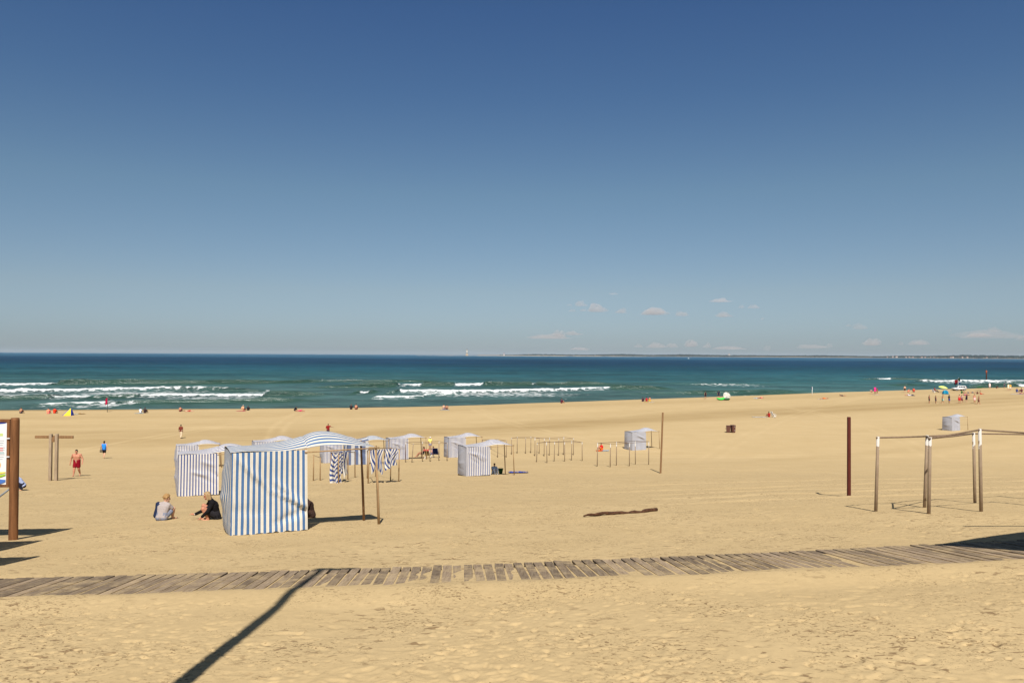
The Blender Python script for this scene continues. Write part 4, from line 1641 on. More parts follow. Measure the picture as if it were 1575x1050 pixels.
def hand_parts(bm, wr, el, detail, side, curl=0.4, direction=None):
    d = (direction or (wr - el)).normalized()
    out = Vector((side, 0, 0.0))
    n = d.cross(out)
    if n.length < .1:
        n = d.cross(Vector((0, 0, 1)))
    n.normalize()
    w = n.cross(d).normalized()
    capsule(bm, wr, .028, wr + d * .08, .036)
    if not detail:
        capsule(bm, wr + d * .08, .030, wr + d * .16, .018)
        return
    for k, (ln, off) in enumerate(((.070, -.027), (.082, -.009), (.078, .009), (.060, .027))):
        b0 = wr + d * .085 + w * off
        b1 = b0 + (d + n * curl * .4).normalized() * ln * .55
        b2 = b1 + (d + n * curl * 1.6).normalized() * ln * .5
        capsule(bm, b0, .0105, b1, .0095, 8)
        capsule(bm, b1, .0095, b2, .008, 8)
    t0 = wr + d * .03 - w * .03
    t1 = t0 + (d * .8 - w * .7).normalized() * .045
    t2 = t1 + (d * 1.0 - w * .1).normalized() * .035
    capsule(bm, t0, .014, t1, .0115, 8)
    capsule(bm, t1, .0115, t2, .009, 8)


def limbs(P, g=1.0):
    """(name, a, ra, b, rb) for trunk and limbs; g: stoutness"""
    pel, che, nec = P['pel'], P['che'], P['nec']
    out = []
    sx = (P['sho'][1] - P['sho'][0]).normalized()
    fw = P.get('hipdir', sx)
    hips = (pel - fw * .09, pel + fw * .09)
    for s in (0, 1):
        sg = -1 if s == 0 else 1
        out += [('trunk', hips[s] + Vector((0, 0, .0)), .105 * g, pel.lerp(che, .5) + sx * sg * .065 * g, .098 * g),
                ('trunk', pel.lerp(che, .5) + sx * sg * .065 * g, .098 * g, che + sx * sg * .085 * g, .112 * g),
                ('chest', che + sx * sg * .085 * g, .112 * g, P['sho'][s] * .8 + nec * .2 - Vector((0, 0, .02)), .07 * g),
                ('shoulder', nec.lerp(P['sho'][s], .3), .052, P['sho'][s], .062 * g),
                ('upper_arm', P['sho'][s], .056 * g, P['elb'][s], .042 * g),
                ('fore_arm', P['elb'][s], .042 * g, P['han'][s], .029 * g),
                ('thigh', hips[s], .098 * g, P['kne'][s], .062 * g),
                ('calf', P['kne'][s], .060 * g, P['kne'][s].lerp(P['ank'][s], .35), .060 * g),
                ('calf', P['kne'][s].lerp(P['ank'][s], .35), .060 * g, P['ank'][s], .038),
                ('foot', P['ank'][s] - Vector((0, 0, .03)), .042, P['toe'][s], .030)]
    out.append(('trunk', pel + Vector((0, 0, .02)), .105 * g, che, .118 * g))
    out.append(('chest', che, .118 * g, nec.lerp(che, .12), .062 * g))
    out.append(('neck', che.lerp(nec, .8), .058, P['head'] - (P['head'] - nec) * .25, .055))
    return out


_bodies = {}


def body_mesh(pose, detail=0, g=1.0, kid=False):
    key = ('b', pose, detail, g, kid)
    if key in _bodies:
        return _bodies[key]
    P = POSES[pose]
    bm = bmesh.new()
    for nm, a, ra, b, rb in limbs(P, g):
        capsule(bm, a, ra, b, rb, 12 if detail else 9)
    hf = head_frame(P)
    hs = 1.22 if kid else 1.0
    H = P['head']
    ball(bm, H + hf @ Vector((0, -.005, .012)) * hs, (.076 * hs, .094 * hs, .112 * hs), hf)
    ball(bm, H + hf @ Vector((0, .025, -.055)) * hs, (.056 * hs, .066 * hs, .062 * hs), hf)
    if detail:
        capsule(bm, H + hf @ Vector((0, .088, .008)) * hs, .012, H + hf @ Vector((0, .110, -.026)) * hs, .016)          # nose
        capsule(bm, H + hf @ Vector((-.020, .086, -.066)) * hs, .011, H + hf @ Vector((.020, .086, -.066)) * hs, .011)   # lips
        ball(bm, H + hf @ Vector((0, .078, -.098)) * hs, (.026, .024, .022), hf, 8)                                       # chin
        capsule(bm, H + hf @ Vector((-.042, .076, .034)) * hs, .013, H + hf @ Vector((.042, .076, .034)) * hs, .013)     # brow
        for s in (-1, 1):
            ball(bm, H + hf @ Vector((s * .078, -.012, -.008)) * hs, (.012, .024, .034), hf, 8)                           # ears
    for s in (0, 1):
        hand_parts(bm, P['han'][s], P['elb'][s], detail, -1 if s == 0 else 1, 0.5, P.get('handdir', (None, None))[s])
    _bodies[key] = fuse(bm, .0085 if detail > 1 else (.012 if detail else .026), 3 if detail else 2)
    return _bodies[key]


def garment_mesh(pose, kind, detail=0, g=1.0):
    key = ('g', pose, kind, detail, g)
    if key in _bodies:
        return _bodies[key]
    P = POSES[pose]
    bm = bmesh.new()
    ease = .014 if detail else .018
    for nm, a, ra, b, rb in limbs(P, g):
        if kind in ('shirt', 'longsleeve', 'vest', 'dress', 'swimsuit'):
            if nm in ('trunk', 'chest') or (nm == 'shoulder' and kind not in ('vest', 'swimsuit')):
                capsule(bm, a, ra + ease, b, rb + ease * .8)
            if nm == 'thigh' and kind in ('shirt', 'longsleeve'):
                capsule(bm, a, ra + ease * 1.4, a.lerp(b, .06), ra + ease)
            if nm == 'upper_arm' and kind in ('shirt', 'longsleeve'):
                e = b if kind == 'longsleeve' else a.lerp(b, .62)
                capsule(bm, a, ra + ease * .8, e, (rb if kind == 'longsleeve' else ra) + ease)
            if nm == 'fore_arm' and kind == 'longsleeve':
                capsule(bm, a, ra + ease, a.lerp(b, .93), rb + ease)
            if nm == 'thigh' and kind == 'dress':
                capsule(bm, a, ra + .03, a.lerp(b, .55), ra + .03)
        if kind in ('shorts', 'trousers', 'briefs'):
            if nm == 'thigh':
                k = {'shorts': .62, 'trousers': 1.0, 'briefs': .12}[kind]
                capsule(bm, a, ra + ease, a.lerp(b, k), (ra + (rb - ra) * k * .55) + ease * (1.6 if kind == 'shorts' else 1))
            if nm == 'calf' and kind == 'trousers':
                capsule(bm, a, ra + ease, b, rb + ease)
    if kind in ('shorts', 'trousers', 'briefs'):
        pel = P['pel']
        d = (P['che'] - pel).normalized()
        sx = (P['sho'][1] - P['sho'][0]).normalized()
        for s in (-1, 1):
            capsule(bm, pel + sx * s * .09 - d * .02, .105 * g + ease, pel + sx * s * .075 * g + d * .10, .098 * g + ease)
    _bodies[key] = fuse(bm, .014 if detail else .028, 2)
    return _bodies[key]


def hair_mesh(pose, style='short', detail=0, kid=False):
    key = ('h', pose, style, detail, kid)
    if key in _bodies:
        return _bodies[key]
    P = POSES[pose]
    hf = head_frame(P)
    hs = 1.22 if kid else 1.0
    H = P['head']
    bm = bmesh.new()

    def hb(c, r, n=14):
        ball(bm, H + hf @ Vector(c) * hs, tuple(q * hs for q in r), hf, n)
    rnd = random.Random(5)
    if style == 'hat':
        hb((0, -.004, .075), (.092, .105, .062))
        hb((0, .05, .052), (.085, .12, .012))
    elif style == 'sunhat':
        hb((0, -.004, .085), (.088, .098, .062))
        hb((0, .0, .060), (.17, .18, .014))
    else:
        hb((0, -.022, .036), (.088, .094, .098))
        hb((0, .030, .088), (.066, .060, .036))
        if style in ('bob', 'long', 'tail'):
            hb((0, -.055, -.02), (.085, .062, .10))
        if style == 'bob':
            for s in (-1, 1):
                capsule(bm, H + hf @ Vector((s * .074, .012, .04)) * hs, .028, H + hf @ Vector((s * .085, -.005, -.115)) * hs, .032)
            for s in (-1, 0, 1):
                capsule(bm, H + hf @ Vector((s * .05, -.075, .02)) * hs, .04, H + hf @ Vector((s * .06, -.075, -.14)) * hs, .036)
        if style == 'long':
            capsule(bm, H + hf @ Vector((0, -.07, 0)) * hs, .07, H + hf @ Vector((0, -.10, -.25)) * hs, .05)
        if style == 'tail':
            capsule(bm, H + hf @ Vector((0, -.09, .03)) * hs, .03, H + hf @ Vector((0, -.14, -.16)) * hs, .022)
        if style == 'mop':
            for k in range(46):
                a, e = rnd.random() * 2 * PI, rnd.uniform(-.1, 1.3)
                v = Vector((math.cos(a) * math.cos(e), math.sin(a) * math.cos(e), math.sin(e)))
                if v.y > .55 and v.z < .35:
                    continue
                c = Vector((v.x * .086, -.012 + v.y * .096, .026 + v.z * .104))
                ball(bm, H + hf @ c * hs, (.024 * hs, .024 * hs, .020 * hs), None, 8)
    _bodies[key] = fuse(bm, .009 if detail else .022, 1)
    return _bodies[key]


SKIN = {'tan': (0.40, 0.19, 0.105), 'light': (0.56, 0.32, 0.21), 'red': (0.46, 0.20, 0.12), 'brown': (0.20, 0.085, 0.045)}
HAIR = {'dark': (0.022, 0.014, 0.010), 'brown': (0.085, 0.042, 0.020), 'blond': (0.33, 0.19, 0.07), 'fair': (0.34, 0.225, 0.11), 'white': (0.72, 0.70, 0.66), 'straw': (0.58, 0.46, 0.27), 'red': (0.4, 0.03, 0.03), 'navy': (0.03, 0.04, 0.12)}


def use(o, m):
    o.material_slots[0].link = 'OBJECT'
    o.material_slots[0].material = m


def person(label, loc, pose, rz, skin='tan', top=None, bottom=None, hair=('dark', 'short'), sc=1.0, detail=0, g=1.14, kid=False, group=None):
    """top / bottom: (kind, colour)"""
    o = bpy.data.objects.new('person', body_mesh(pose, detail, g, kid))
    COL.objects.link(o)
    o.location = loc
    o.rotation_euler = (0, 0, R(rz))
    o.scale = (sc, sc, sc)
    use(o, plain('skin', SKIN[skin], 0.6, 0.10, 9, 0, 0.35))
    tag(o, label, 'person', group)
    parts = [('hair' if hair[1] not in ('hat', 'sunhat') else 'hat', hair_mesh(pose, hair[1], detail, kid), plain('hair_' + hair[0], HAIR[hair[0]], 0.55, 0.45, 30))]
    if hair[1] in ('hat', 'sunhat'):
        parts.append(('hair', hair_mesh(pose, 'short', detail, kid), plain('hair_brown', HAIR['brown'], 0.55, 0.3, 30)))
    if top:
        nm = {'longsleeve': 'shirt', 'swimsuit': 'swimsuit', 'vest': 'vest'}.get(top[0], top[0])
        parts.append((nm, garment_mesh(pose, top[0], detail, g), cloth('cloth_' + nm, top[1])))
    if bottom:
        parts.append((bottom[0], garment_mesh(pose, bottom[0], detail, g), cloth('cloth_' + bottom[0], bottom[1])))
    for nm, me, m in parts:
        c = bpy.data.objects.new(nm, me)
        COL.objects.link(c)
        c.parent = o
        use(c, m)
    if detail:
        P = POSES[pose]
        hf = head_frame(P)
        hs = 1.22 if kid else 1.0
        for s in (-1, 1):
            bm = bmesh.new()
            ball(bm, P['head'] + hf @ Vector((s * .032, .085, .012)) * hs, (.013, .010, .009), hf, 8)
            obj('eye', bm, plain('eye_dark', (0.03, 0.02, 0.02), 0.3), o)
    return o


C = srgb
# --- near figures
POSES['squatback']['face'] = V(-.75, -.55, -.35)
bo = person('boy with tousled blond hair sitting with his back turned, grey and navy top', spot(248.5, 800) + V(0, 0, -.02), 'squatback', 172, 'light',
            ('shirt', C(160, 150, 147)), ('shorts', C(120, 124, 140)), ('blond', 'mop'), 0.80, 2, 1.22, True)
# navy sleeve and side of the boy's two colour top
bm = bmesh.new()
P = POSES['squatback']
for s in (1,):
    capsule(bm, P['sho'][s] + V(.03, .0, 0), .105, P['elb'][s] + V(.07, .05, 0), .10)
    capsule(bm, P['elb'][s] + V(.06, .04, 0), .095, P['han'][s] + V(.14, .1, .02), .07)
    capsule(bm, P['che'] + V(.15, -.01, .02), .15, P['pel'] + V(.20, -.04, .06), .14)
nm = bpy.data.objects.new('sleeve', fuse(bm, .014, 2))
COL.objects.link(nm)
nm.parent = bo
use(nm, cloth('cloth_navy', C(34, 44, 70)))

POSES['reach']['face'] = V(-.15, -1, -.12)
POSES['reach']['handdir'] = (V(.02, -1, .22), None)
wo_ = person('woman in black top with blonde bob, leaning on her elbow and stretching out a hand', spot(331.5, 798) + V(0, 0.05, -.03), 'reach', -68, 'red',
             ('longsleeve', C(24, 22, 24)), ('shorts', C(40, 38, 42)), ('fair', 'bob'), 0.94, 2, 1.22)
P = POSES['reach']
bm = bmesh.new()
lathe(bm, [(.034, -.012), (.038, -.01), (.038, .01), (.034, .012)], 16)
q = (P['han'][0] - P['elb'][0]).to_track_quat('Z', 'Y').to_matrix().to_4x4()
bmesh.ops.transform(bm, matrix=Matrix.Translation(P['han'][0]) @ q, verts=bm.verts)
obj('wristwatch', bm, plain('watch_white', (0.8, 0.8, 0.78), 0.3, 0.02), wo_)

pt = spot(478, 796)
person('person in dark brown top hunched under the near awning, mostly behind the tent wall', pt + V(-.02, .1, -.02), 'reach', -60, 'tan',
       ('longsleeve', C(62, 46, 40)), ('trousers', C(70, 52, 44)), ('dark', 'short'), 0.86, 1)

mn = person('bare chested man in dark red shorts walking up the beach, head bowed', spot(118, 732), 'walkwide', 6, 'red', None,
            ('shorts', C(128, 16, 32)), ('dark', 'short'), 1.03, 1, 1.30)
bm = bmesh.new()
ball(bm, V(0, -.168, 1.02), (.026, .018, .018), None, 8)
obj('drawstring', bm, plain('cord_white', (0.7, 0.7, 0.68), 0.8), mn)
wv = person('woman in bright blue sleeveless top and black shorts walking with shoes in hand', spot(160, 704.5), 'strollwide', 190, 'light',
            ('vest', C(48, 132, 222)), ('shorts', C(28, 26, 30)), ('dark', 'tail'), 0.97, 1, 1.15)
p = wv.location
sh = Matrix.Rotation(R(190), 3, 'Z') @ (POSES['strollwide']['han'][1] * 0.97)
bm = bmesh.new()
for dx in (-.05, .05):
    capsule(bm, (dx, 0, -.05), .036, (dx * 1.3, .03, -.24), .046)
    capsule(bm, (dx * 1.3, .03, -.24), .046, (dx * 1.3, .09, -.27), .03)
so_ = bpy.data.objects.new('shoes', fuse(bm, .014, 1))
COL.objects.link(so_)
so_.location = p + sh + V(-.01, -.01, -.06)
use(so_, plain('shoe_black', (0.03, 0.028, 0.03), 0.6))
tag(so_, 'pair of dark shoes held by the woman in blue', 'shoes')

person('person in maroon shirt and pale trousers walking towards the water alone', spot(278, 674), 'stroll', 190, 'brown', ('shirt', C(110, 52, 40)), ('trousers', C(206, 188, 160)), ('dark', 'short'), 1.0)
person('person in dark red top with one arm stretched out, alone above the near awning', spot(504.5, 670.5), 'point', 15, 'brown', ('shirt', C(130, 30, 28)), ('shorts', C(60, 50, 60)), ('dark', 'short'), 0.92)
person('child in pale blue top squatting just right of the board post', spot(33, 754), 'crouch', -60, 'light', ('longsleeve', C(170, 182, 218)), ('trousers', C(40, 42, 56)), ('brown', 'short'), 0.92, 0)
# --- around the tents
person('child in yellow top and white cap standing beyond the deck chairs', spot(661.5, 691.5), 'stand', 20, 'tan', ('shirt', C(226, 214, 120)), ('shorts', C(120, 116, 140)), ('white', 'hat'), 0.82, kid=True)
pc = spot(668, 704)
person('person with dark hair seated in the deck chairs, face turned left', spot(664, 703.5) + V(.0, .3, .02), 'chair', -75, 'light', ('shirt', C(210, 120, 150)), ('shorts', C(80, 80, 120)), ('brown', 'short'), 0.92)
person('tanned woman with brown hair sitting out in the sun left of the deck chairs', spot(651, 703.5) + V(-.1, .3, .0), 'chair', -95, 'red', ('swimsuit', C(30, 24, 26)), ('briefs', C(30, 24, 26)), ('brown', 'bob'), 0.92)
person('person in pale blue and white bent over in the shade of the lone middle tent', spot(760, 729), 'sit', 20, 'tan', ('shirt', C(170, 190, 210)), ('trousers', C(214, 226, 240)), ('dark', 'short'), 0.85)
person('person in bright red sitting on the sand left of the pale plain tent', spot(925.5, 692.5), 'sit', -70, 'tan', ('shirt', C(214, 40, 36)), ('shorts', C(230, 120, 40)), ('brown', 'short'), 0.9)
person('person in red top sitting upright between a white towel and a white chair', spot(1183, 641), 'sit', -70, 'brown', ('shirt', C(180, 30, 34)), ('shorts', C(190, 30, 40)), ('dark', 'short'), 1.0)
# --- along the water, left to right
W_ = [
    # px, py, pose, rz, skin, top, bottom, hair, scale, label
    (32, 635.5, 'sit', 180, 'tan', None, ('shorts', (40, 40, 60)), ('brown', 'short'), 1.0, 'bare backed person at the far left of the water line, half hidden by the sand'),
    (74, 636, 'sit', 180, 'light', ('shirt', (255, 140, 110)), ('shorts', (230, 90, 140)), ('dark', 'short'), .95, 'person in salmon pink top sitting left of the yellow and blue shelter'),
    (83.8, 635.5, 'sit', 175, 'tan', ('shirt', (240, 60, 30)), ('shorts', (120, 40, 40)), ('dark', 'short'), .98, 'person in orange red top sitting nearest the yellow and blue shelter'),
    (216, 635, 'sit', 190, 'light', ('shirt', (226, 226, 230)), ('shorts', (60, 60, 80)), ('dark', 'short'), .9, 'person in white sitting by the water beside a companion in dark clothes'),
    (222.5, 635, 'sit', 165, 'brown', ('shirt', (62, 46, 46)), ('shorts', (50, 40, 40)), ('dark', 'short'), 1.0, 'person in dark brown sitting beside the one in white at the water'),
    (277, 632.8, 'sit', 170, 'red', None, ('shorts', (90, 30, 40)), ('dark', 'short'), .95, 'sunburnt person sitting low at the water above the pale left tent'),
    (290, 632.8, 'lie', 100, 'light', None, ('shorts', (170, 60, 50)), ('brown', 'short'), .9, 'person lying just right of the low sitter above the pale left tent'),
    (374.5, 631, 'sitlong', 150, 'light', ('shirt', (250, 170, 130)), ('shorts', (60, 20, 30)), ('white', 'hat'), 1.0, 'person in white cap and peach top sitting on a pink towel'),
    (381.5, 631, 'sit', 180, 'tan', ('shirt', (40, 36, 42)), ('shorts', (30, 30, 36)), ('dark', 'short'), .9, 'small dark clothed person beside the one in the white cap'),
    (453.5, 632, 'crouch', 90, 'tan', ('longsleeve', (36, 34, 40)), ('trousers', (36, 34, 40)), ('dark', 'short'), .8, 'person in black bent low on the sand above the near awning'),
    (461, 632.5, 'lie', 80, 'red', None, ('shorts', (200, 60, 100)), ('dark', 'short'), 1.0, 'person lying with pink trunks beside the one in black above the near awning'),
    (540, 629.5, 'sit', 185, 'tan', ('shirt', (46, 40, 44)), ('shorts', (40, 36, 40)), ('brown', 'short'), 1.0, 'person in black sitting close beside a bare backed companion'),
    (547.5, 629.5, 'sit', 175, 'red', None, ('shorts', (90, 40, 40)), ('dark', 'short'), 1.05, 'bare backed person sitting close beside the one in black'),
    (682.5, 629.5, 'sit', 170, 'light', None, ('shorts', (120, 110, 130)), ('dark', 'short'), 1.0, 'pale bare backed person, left of the couple below the lighthouse'),
    (687, 629.5, 'sitlong', 200, 'tan', None, ('shorts', (70, 50, 60)), ('dark', 'short'), .95, 'tanned person leaning back, right of the couple below the lighthouse'),
    (863.5, 620, 'sit', 120, 'red', ('shirt', (90, 40, 60)), ('shorts', (110, 50, 40)), ('dark', 'short'), 1.05, 'single person sitting alone at the water right of the long breaking wave'),
    (988.5, 617.3, 'sit', 150, 'brown', ('shirt', (70, 50, 60)), ('shorts', (50, 40, 60)), ('dark', 'short'), 1.05, 'person in dark top, leftmost of the three sitting above the brown leaning post'),
    (994.5, 617, 'sit', 180, 'tan', ('swimsuit', (170, 40, 50)), ('briefs', (170, 40, 50)), ('dark', 'tail'), 1.0, 'person in red swimsuit, middle of the three above the brown leaning post'),
    (999.5, 616.8, 'sit', 200, 'red', None, ('shorts', (220, 180, 60)), ('dark', 'short'), 1.05, 'bare chested person, rightmost of the three above the brown leaning post'),
    (1085, 613.2, 'stand', 200, 'tan', ('vest', (34, 32, 40)), ('shorts', (30, 30, 36)), ('brown', 'short'), 1.0, 'person in black standing at the water left of the white parasol'),
    (1105.3, 612.5, 'stand', 180, 'tan', ('shirt', (36, 40, 60)), ('shorts', (40, 44, 64)), ('dark', 'short'), 1.05, 'person in dark blue standing behind the green inflatable lounger'),
    (1169, 612.2, 'lie', -85, 'light', ('swimsuit', (236, 110, 110)), ('briefs', (60, 40, 50)), ('brown', 'short'), 1.0, 'person sunbathing in pink right of the white parasol'),
    (1268, 613.3, 'lie', -88, 'red', None, ('shorts', (226, 110, 40)), ('brown', 'short'), 1.05, 'sunbather in orange trunks lying near the red brown post'),
    (1296, 609, 'prone', 85, 'tan', ('swimsuit', (60, 40, 60)), ('briefs', (60, 40, 60)), ('dark', 'short'), 1.0, 'dark haired sunbather propped on elbows right of the thin white pole'),
    (1340.5, 606, 'bend', -60, 'light', None, ('shorts', (150, 90, 100)), ('fair', 'short'), .95, 'pale person bending down next to the woman in bright pink'),
    (1345.8, 605.8, 'stand', 170, 'brown', ('dress', (232, 50, 140)), None, ('dark', 'short'), 1.1, 'woman in bright pink dress standing at the water'),
    (1349, 605.6, 'walk', 60, 'brown', ('swimsuit', (190, 40, 50)), ('briefs', (190, 40, 50)), ('brown', 'short'), .85, 'child in red just right of the woman in bright pink'),
    (1391.7, 603.6, 'stand', 180, 'light', None, ('shorts', (36, 34, 40)), ('dark', 'short'), 1.05, 'bare backed man in black trunks standing at the water'),
    (1397, 603.4, 'crouch', 120, 'red', None, ('shorts', (230, 130, 100)), ('brown', 'short'), 1.0, 'sunburnt person crouching right of the man in black trunks'),
    (1405.5, 602.8, 'sit', 160, 'red', ('vest', (200, 80, 60)), ('shorts', (70, 60, 80)), ('brown', 'short'), 1.25, 'person in coral red at the water, right of the crouching one'),
    (1395, 608.3, 'prone', -75, 'light', ('swimsuit', (190, 190, 200)), ('briefs', (200, 70, 120)), ('dark', 'bob'), 1.0, 'dark haired woman lying in front of the man in black trunks'),
    (1401, 608.6, 'lie', 70, 'light', ('shirt', (198, 196, 206)), ('trousers', (60, 60, 80)), ('dark', 'short'), 1.05, 'person in pale grey shirt and dark trousers reclining on the sand'),
    (1438.5, 603.5, 'chair', 70, 'tan', ('shirt', (170, 60, 70)), ('trousers', (60, 50, 60)), ('dark', 'short'), 1.15, 'person in dusty red seated in a low chair left of the lime sunshade'),
    # the row of players
    (1429.3, 620.3, 'stand', 80, 'red', ('swimsuit', (70, 30, 40)), ('shorts', (50, 40, 56)), ('dark', 'short'), 1.0, 'player in dark swimwear, first from the left in the standing row'),
    (1439.3, 620.5, 'stand', 85, 'tan', ('vest', (110, 80, 80)), ('shorts', (80, 80, 96)), ('brown', 'short'), .97, 'player in grey shorts, second from the left in the standing row'),
    (1449.7, 620.5, 'walk', 80, 'red', None, ('shorts', (150, 200, 190)), ('brown', 'short'), 1.05, 'bare chested player in pale mint shorts in the standing row'),
    (1460, 620.2, 'stand', 90, 'tan', ('shirt', (36, 34, 50)), ('shorts', (40, 80, 200)), ('dark', 'short'), 1.05, 'player in black shirt and bright blue shorts in the standing row'),
    (1475.6, 619.8, 'stand', 180, 'red', None, ('shorts', (210, 20, 40)), ('dark', 'short'), 1.05, 'bare backed player in bright red shorts in the standing row'),
    (1479.6, 619.6, 'walk', -60, 'red', ('vest', (200, 160, 160)), ('shorts', (110, 40, 60)), ('brown', 'short'), 1.0, 'player leaning in close beside the one in bright red shorts'),
    (1486.5, 618.6, 'stand', 180, 'light', ('vest', (34, 28, 40)), ('shorts', (34, 28, 40)), ('dark', 'short'), .98, 'player in a plain black suit between the red and the pale pink shorts'),
    (1499, 619.8, 'stand', 10, 'red', None, ('shorts', (236, 190, 186)), ('brown', 'short'), 1.1, 'broad player in pale pink shorts near the right of the row'),
    (1505, 621.8, 'walk', 70, 'red', ('swimsuit', (90, 70, 60)), ('shorts', (110, 60, 60)), ('fair', 'short'), 1.05, 'player at the right end of the row striding with legs apart'),
    # sunbathers behind them
    (1479, 605.0, 'sit', 90, 'brown', ('shirt', (40, 120, 50)), ('shorts', (30, 30, 36)), ('dark', 'short'), .9, 'person in green top sitting in front of the white car'),
    (1488, 604.6, 'lie', 88, 'red', None, ('shorts', (60, 70, 100)), ('brown', 'short'), 1.0, 'sunbather lying flat just right of the one in the green top'),
    (1496, 604.2, 'lie', -85, 'tan', None, ('shorts', (60, 80, 110)), ('dark', 'short'), 1.0, 'sunbather in blue grey trunks, middle of those lying by the car'),
    (1503, 605.8, 'sit', 120, 'brown', ('swimsuit', (90, 40, 40)), ('briefs', (90, 40, 40)), ('dark', 'short'), .8, 'dark brown sitter right of the sunbathers by the car'),
    (1508.3, 606.2, 'sitlong', 80, 'red', None, ('shorts', (200, 60, 40)), ('brown', 'short'), .95, 'sitter with orange red trunks at the right end of the group by the car'),
    (1486, 607.5, 'lie', 90, 'brown', ('swimsuit', (210, 60, 120)), ('briefs', (210, 60, 120)), ('dark', 'short'), .9, 'sunbather in pink on a pink towel just behind the players'),
    (1522.3, 597.8, 'stand', 160, 'light', ('dress', (236, 214, 214)), None, ('white', 'short'), 1.0, 'pale person wrapped in a white towel at the water edge'),
    (1545, 597, 'stand', 200, 'tan', ('vest', (60, 70, 96)), ('shorts', (46, 56, 90)), ('dark', 'short'), .9, 'small figure in slate blue at the water edge'),
    (1550.8, 600.6, 'stand', 190, 'light', ('dress', (238, 226, 190)), None, ('fair', 'short'), 1.1, 'person in cream wrap standing left beside a companion'),
    (1554, 600.4, 'stand', 170, 'tan', ('shirt', (226, 170, 70)), ('shorts', (230, 224, 220)), ('brown', 'short'), 1.05, 'person in mustard top and white shorts standing by the one in cream'),
    (1533, 597.6, 'crouch', 60, 'brown', ('vest', (96, 40, 40)), ('shorts', (80, 40, 40)), ('dark', 'short'), .9, 'crouching dark figure at the water right of the red brown sea marker'),
    (1564, 603, 'sit', 130, 'red', ('vest', (60, 70, 120)), ('shorts', (110, 110, 150)), ('brown', 'short'), 1.2, 'sitter in blue, left of the group at the right edge'),
    (1571.5, 603, 'sit', 200, 'brown', ('swimsuit', (96, 50, 60)), ('briefs', (96, 50, 60)), ('dark', 'short'), 1.25, 'brown backed sitter at the very right edge'),
    (1570, 605.6, 'lie', -85, 'red', None, ('shorts', (150, 60, 90)), ('dark', 'short'), 1.05, 'sunbather lying on the long towel at the right edge'),
]


def c3(t):
    return (t[0], srgb(*t[1])) if t else None


for px, py, pose, rz, skin, top, bot, hair, sc, lb in W_:
    person(lb, spot(px, py), pose, rz, skin, c3(top), c3(bot), hair, sc * (1.12 if px > 1330 else 1.05), group='people standing in a row on the sand' if 'row' in lb.split() and 'player' in lb else None)

# ------------------------------------------------------------------ beach gear
def towel(label, px, py, w, l, rz, col, lump=0.03):
    p = spot(px, py)
    bm = bmesh.new()
    rr = R(rz)
    grid(bm, 14, 18, lambda u, v: Vector(((u - .5) * w, (v - .5) * l, 0)), lambda u, v: (u, v))
    k = random.random() * 9
    for v in bm.verts:
        x, y = v.co.x, v.co.y
        wx = p.x + x * math.cos(rr) - y * math.sin(rr)
        wy = p.y + x * math.sin(rr) + y * math.cos(rr)
        v.co.z = gz(wx, wy) - p.z + 0.03 + lump * (0.5 + 0.5 * math.sin(x * 9 + k) * math.sin(y * 7 + k * 2))
        v.co.x += 0.03 * math.sin(y * 8 + k)
    bmesh.ops.solidify(bm, geom=bm.faces[:], thickness=0.012)
    o = obj('beach_towel', bm, cloth('towel', srgb(*col)))
    o.location = p
    o.rotation_euler = (0, 0, rr)
    tag(o, label, 'towel')
    return o


towel('crumpled blue towel on the sand by the lone middle tent', 797, 727, 1.5, 0.9, 10, (88, 104, 190), 0.10)
towel('pale blue towel beside the person in bright red', 931, 693, 1.3, .8, 80, (196, 206, 214))
towel('orange towel under the person in bright red', 922, 693.2, 1.0, .7, 80, (240, 120, 50))
towel('long white towel spread beside the person in red top', 1168, 641.3, 2.7, 1.0, 4, (226, 226, 226))
towel('striped pale towel heap just right of the yellow and blue shelter', 115, 637, 1.0, .8, 10, (220, 220, 210), .08)
towel('lime and maroon towel heap furthest right of the yellow and blue shelter', 125, 636.6, 1.2, .7, -10, (170, 130, 60), .10)
towel('pink towel under the person in the white cap', 371, 632, 1.6, .8, 5, (220, 60, 120))
towel('pale blue towel under the person in white by the water', 214, 635.6, 1.4, .7, 5, (196, 216, 226))
towel('yellow towel in front of the three sitters by the water', 995, 618.2, 1.2, .7, 10, (226, 196, 60))
towel('white towel right of the three sitters by the water', 1002, 618.6, 1.4, .7, 10, (226, 226, 222))
towel('white towel under the pale couple below the lighthouse', 684, 630.2, 1.8, .8, 5, (206, 216, 226))
towel('pale blue bag like towel at the head of the sunbather in pink', 1163, 612.8, 1.1, .8, 5, (190, 224, 240), .12)
towel('pale towel under the sunbather in orange trunks', 1262, 613.8, 1.6, .8, 5, (226, 214, 204))
towel('white towel below the woman in bright pink', 1348, 607, 1.8, .8, 5, (226, 226, 228))
towel('long white towel at the right edge by the water', 1567, 606.2, 5.0, 1.3, 4, (216, 214, 220))
towel('pink towel just behind the standing row', 1487, 607.8, 1.8, .8, 5, (220, 90, 140))


def bucket():
    p = spot(770, 728.5)
    root = empty('green_bucket', p + V(0, 0, .0))
    tag(root, 'small dark green bucket in the shade beside the lone middle tent', 'bucket')
    bm = bmesh.new()
    lathe(bm, [(.10, 0), (.12, .02), (.19, .36), (.21, .37), (.20, .39), (.175, .37), (.11, .04)], 20)
    obj('pail', bm, plain('green_plastic', (0.02, 0.10, 0.02), 0.4), root)
    bm = bmesh.new()
    tube(bm, [(.2 * math.cos(a), .03, .37 + .10 * math.sin(a)) for a in [PI * k / 10 for k in range(11)]], .008, 6)
    obj('handle', bm, plain('green_plastic', (0.02, 0.10, 0.02), 0.4), root)


bucket()


